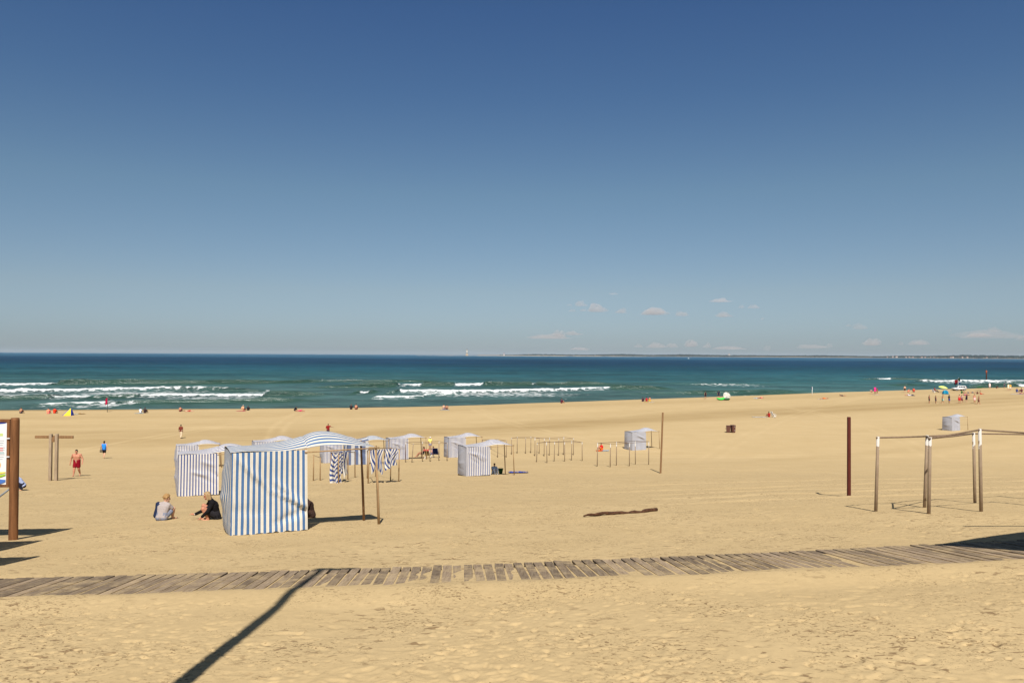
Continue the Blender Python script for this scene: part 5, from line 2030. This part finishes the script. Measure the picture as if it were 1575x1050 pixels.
def deck_chair(label, px, py, rz, back_c, frame_c, sc=1.0, towel_c=None):
    p = spot(px, py)
    root = empty('deck_chair', p, R(rz), sc)
    tag(root, label, 'chair')
    fm = plain('chair_frame', frame_c, 0.4, 0.05)
    fab = cloth('chair_fabric', back_c)
    bm = bmesh.new()
    grid(bm, 8, 10, lambda u, v: Vector(((u - .5) * .52, -.25 + v * .5, .36 - .03 * math.sin(PI * v) + .04 * (1 - v))), lambda u, v: (u, v))
    bmesh.ops.solidify(bm, geom=bm.faces[:], thickness=.02)
    obj('seat', bm, fab, root)
    bm = bmesh.new()
    grid(bm, 8, 10, lambda u, v: Vector(((u - .5) * .54, .24 + v * .26, .36 + v * .66 - .02 * math.sin(PI * v))), lambda u, v: (u, v))
    bmesh.ops.solidify(bm, geom=bm.faces[:], thickness=.02)
    obj('backrest', bm, fab, root)
    for s in (-1, 1):
        x = s * .29
        for a, b in (((x, -.28, .42), (x, .34, .0)), ((x, .22, .38), (x, -.26, .0))):
            bm = bmesh.new()
            tube(bm, [a, b], .026, 8)
            obj('leg', bm, fm, root)
        bm = bmesh.new()
        tube(bm, [(x, .22, .34), (x, .53, 1.05)], .022, 8)
        obj('back_frame', bm, fm, root)
        bm = bmesh.new()
        box(bm, (x, .02, .60), (.05, .50, .03), None, .01)
        obj('armrest', bm, fm, root)
    if towel_c:
        bm = bmesh.new()
        grid(bm, 10, 8, lambda u, v: Vector(((u - .5) * .62, .53 + (v - .5) * .10, 1.05 + .035 * math.cos((v - .5) * PI) - abs(v - .5) * .3)), lambda u, v: (u, v))
        bmesh.ops.solidify(bm, geom=bm.faces[:], thickness=.015)
        obj('draped_towel', bm, cloth('towel', towel_c), root)


deck_chair('white legged chair with beige back and bright towel, between bare poles', 658.5, 705, 165, srgb(150, 132, 96), (0.8, 0.8, 0.78), 0.92, srgb(232, 120, 110))
deck_chair('dark navy chair with padded back right of the beige one', 671, 703.5, 170, srgb(24, 32, 72), (0.3, 0.28, 0.27), 1.0)
deck_chair('white chair standing beside the person in red top on open sand', 1190.5, 642, 100, srgb(232, 230, 226), (0.8, 0.8, 0.8), 1.05)
deck_chair('low white chair left of the lime sunshade', 1436.5, 604, 110, srgb(226, 224, 230), (0.8, 0.8, 0.8), 1.0)


# ------------------------------------------------------------------ pop-up shelters and parasols
def shelter(label, px, py, w, h, rz, cols):
    """half dome of gores on two hoops"""
    p = spot(px, py)
    root = empty('beach_shelter', p, R(rz))
    tag(root, label, 'beach shelter')
    n = len(cols)
    for k in range(n):
        a0, a1 = PI * k / n, PI * (k + 1) / n
        bm = bmesh.new()

        def fn(u, v):
            a = a0 + (a1 - a0) * u
            r = math.cos(v * PI / 2) ** 0.8
            return Vector((math.cos(a) * w / 2 * r, math.sin(a) * w * .42 * r, h * math.sin(v * PI / 2) ** .9))
        grid(bm, 6, 12, fn, lambda u, v: (u, v))
        bmesh.ops.solidify(bm, geom=bm.faces[:], thickness=.012)
        obj('fabric_panel', bm, cloth('shelter_fabric', srgb(*cols[k])), root)
    bm = bmesh.new()
    tube(bm, [(math.cos(PI * k / 16) * w / 2, -.01, h * math.sin(PI * k / 16)) for k in range(17)], .014, 6)
    obj('hoop', bm, plain('hoop_grey', (0.1, 0.1, 0.1), 0.5), root)
    bm = bmesh.new()
    f = [bm.verts.new(q) for q in [(-w / 2, 0, .02), (w / 2, 0, .02)] + [(math.cos(PI * k / 8) * w / 2, math.sin(PI * k / 8) * w * .42, .02) for k in range(1, 8)]]
    bm.faces.new(f)
    obj('groundsheet', bm, cloth('shelter_fabric', srgb(60, 70, 120)), root)


def yellow_shelter():
    p = spot(102.5, 639)
    root = empty('beach_shelter', p, R(8))
    tag(root, 'yellow and blue wedge shaped beach shelter by the water', 'beach shelter')
    apex = V(.45, .45, 1.22)
    fl, fr, bl, br = V(-.72, -.45, 0), V(.80, -.45, 0), V(-.95, .75, 0), V(.9, .75, 0)
    mid = V(-.42, -.45, 0)

    def tri(nm, a, b, c, col):
        bm = bmesh.new()

        def fn(u, v):
            q = a.lerp(b, u).lerp(c, v)
            n = (b - a).cross(c - a).normalized()
            return q + n * 0.05 * math.sin(PI * u) * math.sin(PI * v)
        grid(bm, 10, 10, fn, lambda u, v: (u, v))
        bmesh.ops.remove_doubles(bm, verts=bm.verts, dist=1e-4)
        bmesh.ops.solidify(bm, geom=bm.faces[:], thickness=.01)
        obj(nm, bm, cloth('shelter_fabric', srgb(*col)), root)
    tri('yellow_panel', mid, fr, apex, (236, 206, 60))
    tri('blue_panel', bl, mid, apex, (60, 72, 170))
    tri('blue_panel', fr, br, apex + V(.12, 0, .06), (60, 72, 170))
    tri('back_panel', br, bl, apex, (236, 206, 60))


yellow_shelter()
shelter('small cyan blue beach shelter in front of the lime sunshade', 1454, 606, 1.75, 1.15, 165, [(40, 160, 206), (60, 182, 220), (40, 160, 206), (60, 182, 220)])


def parasol(label, px, py, r, h, tilt, rz, cols, stick=None):
    p = spot(px, py)
    root = empty('parasol', p, R(rz))
    tag(root, label, 'parasol')
    T = Matrix.Rotation(R(tilt), 4, 'X')
    top = V(0, 0, h)
    n = len(cols)
    for k in range(n):
        bm = bmesh.new()
        a0, a1 = 2 * PI * k / n, 2 * PI * (k + 1) / n

        def fn(u, v):
            a = a0 + (a1 - a0) * u
            rr = r * v * (1 - .05 * math.sin(PI * u) * v)
            return top + T @ Vector((math.cos(a) * rr, math.sin(a) * rr, .30 * r * math.cos(v * PI / 2) - .04 * math.sin(PI * u) * v))
        grid(bm, 5, 8, fn, lambda u, v: (u, v))
        bmesh.ops.remove_doubles(bm, verts=bm.verts, dist=1e-4)
        obj('canopy_panel', bm, cloth('parasol_cloth', srgb(*cols[k])), root)
        bm = bmesh.new()
        tube(bm, [top + T @ Vector((0, 0, .26 * r)), top + T @ Vector((math.cos(a0) * r * .97, math.sin(a0) * r * .97, -.01))], .012, 5)
        obj('rib', bm, plain('rib_grey', (0.35, 0.34, 0.33), 0.5), root)
    bm = bmesh.new()
    tube(bm, [(0, 0, -.3), top + T @ Vector((0, 0, .30 * r))], .022, 8)
    obj('stick', bm, plain('stick_white', (0.7, 0.7, 0.68), 0.5, 0.05), root)


parasol('white parasol tipped towards the camera, beside two green inflatables', 1118, 615, .92, 1.05, 62, 10, [(200, 196, 184), (176, 172, 160)] * 4)
parasol('lime green sunshade lifted above the cyan shelter', 1450.5, 603.5, 1.25, 1.55, 14, 20, [(206, 220, 110), (220, 230, 130)] * 4)
parasol('low dark green parasol right of the white car', 1507, 600.5, 1.0, .95, -6, 0, [(30, 96, 50), (26, 84, 46)] * 4)


def lounger(label, px, py, w, l, h, rz, col, sag):
    p = spot(px, py)
    bm = bmesh.new()
    for s in (-1, 1):
        pts = []
        for k in range(9):
            t = k / 8
            pts.append(V((t - .5) * l, s * w * .24, h * (.45 + sag * (2 * t - 1) ** 2 + .12 * (t > .8))))
        tube(bm, pts, [h * .16 + h * .26 * math.sin(PI * (.08 + .84 * k / 8)) for k in range(9)], 12)
    o = bpy.data.objects.new('inflatable_lounger', fuse(bm, .04, 3))
    COL.objects.link(o)
    o.location = p
    o.rotation_euler = (0, 0, R(rz))
    use(o, plain('inflatable', srgb(*col), 0.5, 0.12))
    tag(o, label, 'inflatable')


lounger('bright green inflatable lounger left of the white parasol', 1108.5, 615.4, 1.0, 1.75, .62, 6, (60, 200, 80), .35)
lounger('dark green inflatable in the shade under the white parasol', 1117.5, 615.4, 1.0, 1.45, .60, 4, (22, 76, 34), .1)


# ------------------------------------------------------------------ flags and marker poles
def flag_pole(label, px, py, ph, rad, pole_c, flag=None, name='flag_pole', cat='flag'):
    p = spot(px, py)
    h = ph * p.y / F
    root = empty(name, p)
    tag(root, label, cat)
    bm = bmesh.new()
    tube(bm, [(0, 0, -.4), (0, 0, h * .5), (0.02, 0, h)], [rad, rad, rad * .8], 8)
    obj('pole', bm, plain('pole_' + name, pole_c, 0.5), root)
    if flag:
        (w, hh, z, col, droop) = flag
        bm = bmesh.new()
        grid(bm, 10, 8, lambda u, v: Vector((-u * w * (1 - droop), .08 * math.sin(u * 8), h - z - v * hh - u * w * droop * 1.2 + .03 * math.sin(v * 5 + u * 4))), lambda u, v: (u, v))
        bmesh.ops.solidify(bm, geom=bm.faces[:], thickness=.012)
        obj('flag', bm, cloth('flag_cloth', srgb(*col)), root)


flag_pole('limp pink red flag on a thin dark pole by the water at left', 165, 633.5, 23, .05, (0.06, 0.06, 0.06), (.75, 1.1, .05, (226, 40, 96), .45))
flag_pole('thin white pole with dark blue top by the water at right', 1249.2, 608.2, 13.5, .07, (0.78, 0.78, 0.76), (.28, .75, 0, (36, 60, 120), .1), 'marker_pole', 'pole')


def sea_marker():
    p = seaspot(1517.3, 585)
    sc = p.y / F
    root = empty('sea_marker', p)
    tag(root, 'thick rust red marker pole standing in the surf at far right', 'marker pole')
    bm = bmesh.new()
    h = 15.5 * sc
    tube(bm, [(0, 0, -2), (0, 0, h * .55), (0.0, 0, h * .72)], .33, 12)
    obj('shaft', bm, plain('rusted', (0.075, 0.024, 0.018), 0.8, 0.3), root)
    bm = bmesh.new()
    tube(bm, [(0, 0, h * .72), (-.05, 0, h * .98), (-.05, 0, h)], [.36, .36, .28], 12)
    obj('painted_top', bm, plain('marker_orange', (0.42, 0.085, 0.035), 0.7), root)


sea_marker()


# ------------------------------------------------------------------ lifeguard car and its flags
def car():
    p = spot(1475, 600.6)
    root = empty('white_car', p, R(4))
    tag(root, 'white estate style off roader parked by the water, facing left', 'car')
    sc = p.y / F
    Lc = 19.5 * sc
    k = Lc / 4.5
    wht = plain('car_white', (0.72, 0.72, 0.71), 0.3, 0.04, 2, 0, 0.5)
    prof = [(-2.2, .45), (-2.25, .75), (-2.15, .98), (-1.15, 1.12), (-.55, 1.66), (-.3, 1.74), (1.6, 1.76), (2.0, 1.70), (2.2, 1.12), (2.25, .8), (2.2, .45)]

    def prism(bm, pr, w, wt=None):
        n = len(pr)
        lo = [bm.verts.new((x * k, -(w if z < 1.15 else (wt or w)) * k, z * k)) for x, z in pr]
        hi = [bm.verts.new((x * k, (w if z < 1.15 else (wt or w)) * k, z * k)) for x, z in pr]
        bm.faces.new(lo)
        bm.faces.new(hi[::-1])
        for i in range(n):
            bm.faces.new((lo[i], hi[i], hi[(i + 1) % n], lo[(i + 1) % n]))
    bm = bmesh.new()
    prism(bm, prof, .90, .74)
    bmesh.ops.recalc_face_normals(bm, faces=bm.faces[:])
    bmesh.ops.bevel(bm, geom=bm.edges[:], offset=.05 * k, segments=2, affect='EDGES')
    obj('body', bm, wht, root)
    gl = plain('dark_glass', (0.02, 0.025, 0.03), 0.1, 0.02, 2, 0, 0.6)
    for x0, x1, x2, x3 in ((-.85, -.1, -.1, -.48), (0.0, .85, .85, .0), (.95, 1.85, 1.75, .95)):
        for s in (-1, 1):
            bm = bmesh.new()
            q = [(x0, 1.17, .905), (x1, 1.17, .905), (x2, 1.58, .80), (x3, 1.58, .80)]
            f = [bm.verts.new((x * k, s * y * k, z * k)) for x, z, y in q]
            g = [bm.verts.new((x * k, s * (y - .08) * k, z * k)) for x, z, y in q]
            bm.faces.new(f)
            bm.faces.new(g[::-1])
            for i in range(4):
                bm.faces.new((f[i], g[i], g[(i + 1) % 4], f[(i + 1) % 4]))
            bmesh.ops.recalc_face_normals(bm, faces=bm.faces[:])
            obj('window', bm, gl, root, False)
    bm = bmesh.new()
    f = [bm.verts.new((x * k, y * k, z * k)) for x, y, z in ((-1.16, -.78, 1.16), (-1.16, .78, 1.16), (-.62, .66, 1.62), (-.62, -.66, 1.62))]
    bm.faces.new(f)
    bmesh.ops.solidify(bm, geom=bm.faces[:], thickness=.05)
    obj('windscreen', bm, gl, root, False)
    for x in (-1.35, 1.35):
        for s in (-1, 1):
            wh = empty('wheel', (x * k, s * .80 * k, .36 * k))
            wh.parent = root
            bm = bmesh.new()
            tube(bm, [(0, -.13 * k, 0), (0, .13 * k, 0)], .38 * k, 20)
            obj('tyre', bm, plain('rubber', (0.02, 0.02, 0.02), 0.7), wh)
            bm = bmesh.new()
            tube(bm, [(0, -.15 * k, 0), (0, .15 * k, 0)], .22 * k, 14)
            obj('rim', bm, plain('rim_grey', (0.35, 0.35, 0.36), 0.35, 0.05), wh)
    for s in (-1, 1):
        bm = bmesh.new()
        box(bm, (2.18 * k, s * .74 * k, 1.15 * k), (.14 * k, .20 * k, .55 * k), None, .02)
        obj('tail_light', bm, plain('lamp_red', (0.45, 0.02, 0.03), 0.3), root, False)
        bm = bmesh.new()
        box(bm, (-2.2 * k, s * .66 * k, .84 * k), (.12 * k, .3 * k, .16 * k), None, .02)
        obj('headlight', bm, plain('lamp_clear', (0.6, 0.6, 0.6), 0.2), root, False)
    bm = bmesh.new()
    box(bm, (0, 0, .42 * k), (4.3 * k, 1.72 * k, .16 * k), None, .02)
    obj('sill', bm, plain('black_trim', (0.025, 0.025, 0.027), 0.6), root, False)
    bm = bmesh.new()
    box(bm, (1.5 * k, .2 * k, 1.86 * k), (.35 * k, .4 * k, .22 * k), None, .04)
    obj('roof_load', bm, plain('black_trim', (0.025, 0.025, 0.027), 0.6), root)
    # flags flown above the car
    fl = empty('flag_mast', p + V(.05 * k, .5, 0))
    tag(fl, 'mast with dark red, dark green and small blue flags blowing above the white car', 'flag')
    bm = bmesh.new()
    tube(bm, [(0.0, 0, -.3), (0, 0, 2.2 * k), (-.05, 0, 4.0 * k), (0.1, 0, 4.6 * k)], .04, 7)
    obj('mast', bm, plain('pole_white', (0.65, 0.65, 0.63), 0.5), fl)
    for nm, x, z, w, h, c in (('red_flag', -.15, 4.0, 1.3, 1.2, (150, 34, 44)), ('black_flag', -.35, 3.1, 1.2, .8, (36, 30, 36)), ('green_flag', .65, 4.55, .8, 1.2, (44, 66, 44)), ('blue_flag', .75, 2.95, .65, .5, (44, 60, 140))):
        bm = bmesh.new()
        grid(bm, 10, 8, lambda u, v: Vector(((x + (u - 1) * w * (1 - .3 * v)) * k, .1 * math.sin(u * 7 + z), (z - v * h - .35 * (1 - u) * w + .06 * math.sin(u * 6)) * k)), lambda u, v: (u, v))
        bmesh.ops.solidify(bm, geom=bm.faces[:], thickness=.02)
        obj(nm, bm, cloth('flag_cloth', srgb(*c)), fl)


car()


# ------------------------------------------------------------------ far shore
def far_pt(px, py, d):
    r = ray(px, py)
    s = d / r.y
    return V(r.x * s, d, HC + r.z * s)


def shore_d(px):
    return float(np.interp(px, [740, 900, 1100, 1350, 1575, 1900], [15500, 14000, 12500, 11200, 10300, 9600]))


def shore_h(px):
    """height in metres of the wooded skyline"""
    b = float(np.interp(px, [735, 790, 820, 900, 960, 1000, 1050, 1100, 1200, 1260, 1350, 1400, 1460, 1480, 1520, 1575, 1900],
                        [1, 8, 26, 18, 34, 20, 32, 24, 22, 26, 18, 26, 30, 42, 38, 34, 34]))
    return b


def far_shore():
    nx, ny = 420, 10
    pxs = np.linspace(735, 1900, nx)
    X, Y, Z = [], [], []
    for j in range(ny):
        t = j / (ny - 1)
        rx, ry, rz_ = [], [], []
        for q in pxs:
            d = shore_d(q)
            p = far_pt(q, 548, d)
            dirv = Vector((p.x, p.y)).normalized()
            off = 900 * t
            h = shore_h(q) * 0.45
            z = -2 + min(1, t * 4) * 8 + h * (max(0, t - .12) / .88) ** .8
            rx.append(p.x + dirv.x * off)
            ry.append(p.y + dirv.y * off)
            rz_.append(z)
        X.append(rx)
        Y.append(ry)
        Z.append(rz_)
    X, Y, Z = np.array(X), np.array(Y), np.array(Z)
    Z[1:] += 4 * vnoise(X[1:] / 160, Y[1:] / 160, 5)
    m = plain('dune_sand', (0.24, 0.18, 0.115), 0.95, 0.25, 0.004, 0, 0.05)
    o = np_grid('far_dunes', X, Y, Z, m, {})
    tag(o, kind='structure')
    # pine forest on the dunes: one mass of crowns
    bm = bmesh.new()
    rnd = random.Random(3)
    for k in range(5200):
        q = rnd.uniform(770, 1700)
        t = rnd.random()
        if q < 930 and rnd.random() < .5:
            continue
        i = min(nx - 1, int((q - 735) / (1900 - 735) * (nx - 1)))
        j = 2 + rnd.random() * (ny - 3)
        # open sand at the foot where the photo shows a pale strip
        bare = 1140 < q < 1345
        if bare and j < 3.4:
            continue
        jj = int(j)
        x, y, z = X[jj][i], Y[jj][i], Z[jj][i]
        hh = shore_h(q) * rnd.uniform(.40, .74) + 4
        w = rnd.uniform(9, 22)
        x += rnd.uniform(-25, 25)
        y += rnd.uniform(-40, 40)
        top = [bm.verts.new((x + w * .55 * math.cos(a), y + w * .55 * math.sin(a), z + hh * rnd.uniform(.72, 1.0))) for a in (0.3, 1.6, 2.8, 4.1, 5.3)]
        bot = [bm.verts.new((x + w * math.cos(a), y + w * math.sin(a), z - 1)) for a in (0.3, 1.6, 2.8, 4.1, 5.3)]
        for n in range(5):
            bm.faces.new((bot[n], bot[(n + 1) % 5], top[(n + 1) % 5], top[n]))
        bm.faces.new(top)
    o = obj('pine_forest', bm, plain('pine_green', (0.026, 0.044, 0.044), 0.95, 0.3, 0.02, 0, 0.05), None, False)
    tag(o, 'dark strip of pine forest on the low far shore', 'forest', None, 'stuff')
    # houses along the water front of the far shore
    for q in (1366, 1372, 1379, 1392, 1398, 1405, 1417, 1423, 1431, 1436, 1446, 1461, 1466, 1474, 1479, 1487, 1519, 1533):
        i = int((q - 735) / (1900 - 735) * (nx - 1))
        root = empty('seafront_house', (X[2][i], Y[2][i] - 30, Z[2][i] - 2), rnd.uniform(-.4, .4))
        tag(root, 'small pale house on the far shore across the water', 'house', 'houses on the far shore')
        w, d, h = rnd.uniform(16, 34), 14, rnd.uniform(10, 17)
        bm = bmesh.new()
        box(bm, (0, 0, h / 2), (w, d, h))
        obj('wall', bm, plain('house_wall', (0.40, 0.36, 0.32), 0.8, 0.1, .05), root, False)
        bm = bmesh.new()
        f = [bm.verts.new(v) for v in ((-w * .54, -d * .6, h), (w * .54, -d * .6, h), (w * .54, d * .6, h), (-w * .54, d * .6, h), (-w * .54, 0, h + 5), (w * .54, 0, h + 5))]
        for a in ((0, 1, 5, 4), (2, 3, 4, 5), (0, 4, 3), (1, 2, 5), (3, 2, 1, 0)):
            bm.faces.new([f[n] for n in a])
        obj('roof', bm, plain('roof_tile', (0.30, 0.12, 0.075), 0.85, 0.15, .05), root, False)
    # white tower like building above the trees
    for q, hh, ww, lb in ((1123.5, 46, 26, 'white block building rising above the trees of the far shore'), (1533, 30, 34, 'bright white building at the right end of the far shore'), (814.5, 40, 9, 'tiny reddish tower at the left end of the far shore')):
        i = int((q - 735) / (1900 - 735) * (nx - 1))
        root = empty('shore_building', (X[4][i], Y[4][i], 0))
        tag(root, lb, 'building')
        bm = bmesh.new()
        box(bm, (0, 0, hh / 2), (ww, 14, hh), None, .5)
        obj('wall', bm, plain('house_wall', (0.48, 0.44, 0.40), 0.8, 0.1, .05), root, False)
        bm = bmesh.new()
        box(bm, (0, 0, hh + 1.5), (ww * 1.05, 15, 3))
        obj('roof', bm, plain('roof_tile', (0.30, 0.12, 0.075), 0.85, 0.15, .05), root, False)


far_shore()


def sandbank():
    a, b = far_pt(640, 546, 9100), far_pt(1010, 548, 9500)
    n = 160
    t = np.linspace(0, 1, n)
    X = np.stack([a.x + (b.x - a.x) * t] * 4)
    Y = np.stack([a.y + (b.y - a.y) * t + k for k in (0, 40, 160, 260)])
    hh = (3.5 + 5 * vnoise(t * 22, t * 0, 9) + 3 * vnoise(t * 60, t * 0, 10)) * np.sin(PI * np.clip(t, 0.02, .98)) ** .4
    Z = np.stack([hh * 0 - 2, np.maximum(hh, .3), np.maximum(hh, .2), hh * 0 - 2])
    o = np_grid('sandbank', X, Y, Z, plain('bank_sand', (0.42, 0.36, 0.28), 0.9, 0.25, 0.01), {})
    tag(o, kind='structure')


sandbank()


def lighthouse():
    p = far_pt(718.2, 546, 8800)
    p.z = 0
    root = empty('lighthouse', p)
    tag(root, 'tall pale stone lighthouse standing in the sea on the horizon', 'lighthouse')
    stone = plain('pale_stone', (0.62, 0.54, 0.43), 0.85, 0.1, .05)
    warm = plain('warm_stone', (0.50, 0.37, 0.24), 0.85, 0.15, .05)
    dark = plain('lantern_dark', (0.12, 0.085, 0.07), 0.6)
    for nm, pr, m in (('sea_wall', [(20, -2), (20, 7), (18.5, 8), (18, 8)], warm), ('base', [(10.5, 8), (10.5, 17), (9.5, 18), (9, 24)], warm),
                      ('tower', [(8, 24), (7.4, 40), (7.7, 41), (6.8, 42), (6.2, 63), (7.2, 64.5), (7.2, 66)], stone), ('lantern', [(4.6, 66), (4.6, 71), (5.2, 72), (2.5, 75), (.3, 77)], dark)):
        bm = bmesh.new()
        lathe(bm, pr, 24)
        obj(nm, bm, m, root)
    p = far_pt(775.2, 546, 9300)
    p.z = 0
    root = empty('sea_beacon', p)
    tag(root, 'small white beacon with reddish top, right of the lighthouse', 'beacon')
    for nm, pr, m in (('base', [(11, -2), (10.5, 6), (10, 7)], stone), ('tower', [(7.5, 7), (6.5, 22), (6.8, 23)], plain('beacon_white', (0.74, 0.73, 0.72), 0.8)), ('lantern', [(4, 23), (4, 30), (1, 36)], plain('beacon_red', (0.4, 0.12, 0.11), 0.7))):
        bm = bmesh.new()
        lathe(bm, pr, 18)
        obj(nm, bm, m, root)


lighthouse()


def boat(px, py, lb, ln):
    p = seaspot(px, py)
    root = empty('motor_boat', p, .3)
    tag(root, lb, 'boat')
    wht = plain('boat_white', (0.78, 0.78, 0.77), 0.35, 0.03)
    bm = bmesh.new()
    st = []
    for k in range(9):
        t = k / 8
        x = (t - .5) * ln
        w = ln * .16 * (1 - max(0, t - .55) ** 2 * 4.6)
        st.append([bm.verts.new(v) for v in ((x, -w, ln * .16 + ln * .05 * t), (x * .96, -w * .6, -.3), (x * .96, w * .6, -.3), (x, w, ln * .16 + ln * .05 * t))])
    for k in range(8):
        for q in range(4):
            bm.faces.new((st[k][q], st[k][(q + 1) % 4], st[k + 1][(q + 1) % 4], st[k + 1][q]))
    bm.faces.new(st[0])
    bm.faces.new(st[-1][::-1])
    obj('hull', bm, wht, root)
    bm = bmesh.new()
    box(bm, (-ln * .02, 0, ln * .29), (ln * .34, ln * .2, ln * .24), None, ln * .03)
    obj('cabin', bm, wht, root)
    bm = bmesh.new()
    box(bm, (ln * .155, 0, ln * .31), (ln * .02, ln * .17, ln * .10))
    obj('window', bm, plain('dark_glass', (0.02, 0.025, 0.03), 0.1, 0.02, 2, 0, 0.6), root)


boat(1059, 551.3, 'tiny white motor boat far out below the far shore', 8.0)


# ------------------------------------------------------------------ clouds
def cloud_mat():
    m, nt, out = new_mat('cloud_vapour')
    v = N(nt, 'ShaderNodeVolumePrincipled')
    v.inputs['Color'].default_value = (0.88, 0.82, 0.80, 1)
    v.inputs['Anisotropy'].default_value = 0.0
    at = N(nt, 'ShaderNodeObjectInfo')
    sp = N(nt, 'ShaderNodeSeparateColor')
    L(nt, at, 'Color', sp, 0)
    L(nt, sp, 0, v, 'Density')
    L(nt, v, 0, out, 'Volume')
    return m


M_CLOUD = cloud_mat()
CL = [
    # px, py, width px, height px, optical depth, look
    (943.5, 451.8, 15, 2.5, .5, 'thin highest wisp'),
    (876, 468.8, 8, 2, .4, 'tiny wisp'), (893.5, 467.8, 19, 6, .8, 'small rounded puff'), (915.5, 468.8, 17, 3.6, .6, 'flat grey puff'),
    (919, 475, 32, 9.5, 1.3, 'largest puff of the left cluster, dome topped'), (880, 477.5, 11, 3.2, .5, 'low grey wisp'), (897, 477, 11, 3, .5, 'small flat wisp'),
    (955, 478.3, 19, 6, .9, 'flat puff right of the left cluster'), (1004.5, 479.6, 41, 8.5, 1.3, 'long double humped puff in the middle'), (1049, 482.8, 22, 6, .8, 'sloping puff right of the double humped one'),
    (1109, 462, 33, 4.5, .7, 'flat high streak'), (1112, 484, 26, 6.5, .9, 'wedge shaped puff under the flat high streak'), (1140, 471.5, 11, 4.5, .6, 'small high grey scrap'), (1159, 471.5, 17, 5, .7, 'small high flat puff'), (1172.5, 490, 6, 3, .6, 'smallest dark speck of cloud'),
    (843, 517.5, 66, 6, .45, 'long grey bank low on the left'), (861, 513, 20, 7.5, 1.1, 'bright crown on the long grey bank'), (882, 512.5, 26, 5, .6, 'right shoulder of the long grey bank'),
    (981, 532, 14, 4, .5, 'faint low puff'), (1009.5, 531.3, 27, 6.5, .8, 'low pale puff'), (1035, 531.2, 19, 5.5, .7, 'low flat pale puff'), (1063, 529, 22, 8, 1.3, 'bright low dome shaped puff'), (1088, 531.8, 13, 5.5, .9, 'small bright low puff'),
    (1122, 535, 50, 4, .35, 'faint low streak'), (1180, 535.5, 12, 7, .6, 'soft low upright puff'), (891, 536.2, 31, 3.6, .5, 'faint low streak on the left'),
    (1305, 500.3, 9, 3, .4, 'tiny faint scrap'), (1322, 502.5, 24, 7, .5, 'faint grey scrap high on the right'), (1341.7, 526.3, 28, 8.5, 1.2, 'bright low flat based puff on the right'), (1386, 528, 7, 4, .6, 'tiny low scrap on the right'), (1412, 527, 34, 6, .6, 'low spread puff on the right'),
    (1461, 508.2, 5, 2.6, .4, 'single speck above the grey bank'), (1527, 514, 110, 11, .26, 'broad grey bank at the right edge'), (1530, 507, 20, 5, .5, 'bright top of the broad grey bank'), (1503, 515, 36, 5, .6, 'pale left end of the broad grey bank'),
    (1572, 520, 18, 6, .5, 'pale lump at the very right edge'), (1250, 533, 46, 4.5, .3, 'very faint low streak in the middle right'), (1275, 531, 12, 4.5, .4, 'faint low dab right of centre'),
]


def clouds():
    for n, (px, py, w, h, od, lb) in enumerate(CL):
        el = 547 - py
        d = float(np.interp(el, [8, 20, 45, 75, 100], [62000, 52000, 34000, 26000, 22000]))
        c = far_pt(px, py, d)
        sc = d / F
        Wd, Hd = w * sc, h * sc
        rnd = random.Random(n * 13 + 1)
        bm = bmesh.new()
        bmesh.ops.create_icosphere(bm, subdivisions=4, radius=1.0)
        ph = [rnd.uniform(0, 50) for _ in range(3)]
        lump = []
        for k in range(5):
            lump.append((rnd.uniform(-.85, .85), rnd.uniform(-.4, .4), rnd.uniform(.25, .6), rnd.uniform(.3, 1.0)))
        co_ = np.array([v.co[:] for v in bm.verts])
        nn = vnoise(co_[:, 0] * 2.1 + ph[0], co_[:, 2] * 2.1 + co_[:, 1] * 1.3 + ph[1], n) + .5 * vnoise(co_[:, 0] * 5 + ph[1], co_[:, 2] * 5 + co_[:, 1] * 3 + ph[2], n + 50)
        for v, q in zip(bm.verts, nn):
            x, y, z = v.co
            r = 1 + .55 * q
            x, y, z = x * r, y * r, z * r
            # piled tops over a flat base, thinning to the ends
            env = sum(a * math.exp(-((x - cx) / s) ** 2) for cx, _, s, a in lump)
            z = z * (.30 + .75 * min(1.0, env)) if z > 0 else z * .25
            v.co = Vector((x * Wd * .5, y * Wd * .42, z * Hd * 1.0 - Hd * .3))
        o = obj('cloud', bm, M_CLOUD)
        o.location = c
        o.color = (od / max(Hd * .9, 60) * .25, 0, 0, 1)
        tag(o, lb + ' in the row of small clouds above the horizon' if len(lb.split()) < 6 else lb + ' above the horizon', 'cloud', 'small clouds above the horizon')


clouds()


# ------------------------------------------------------------------ sea air
def haze():
    bm = bmesh.new()
    box(bm, (0, 13100, 38), (52000, 26800, 100))
    m, nt, out = new_mat('sea_haze')
    v = N(nt, 'ShaderNodeVolumePrincipled')
    v.inputs['Color'].default_value = (0.86, 0.93, 1.0, 1)
    v.inputs['Density'].default_value = 0.000013
    v.inputs['Anisotropy'].default_value = 0.0
    L(nt, v, 0, out, 'Volume')
    o = obj('haze', bm, m, None, False)
    tag(o, 'thin bluish sea haze over the beach and water', 'haze', None, 'stuff')


haze()
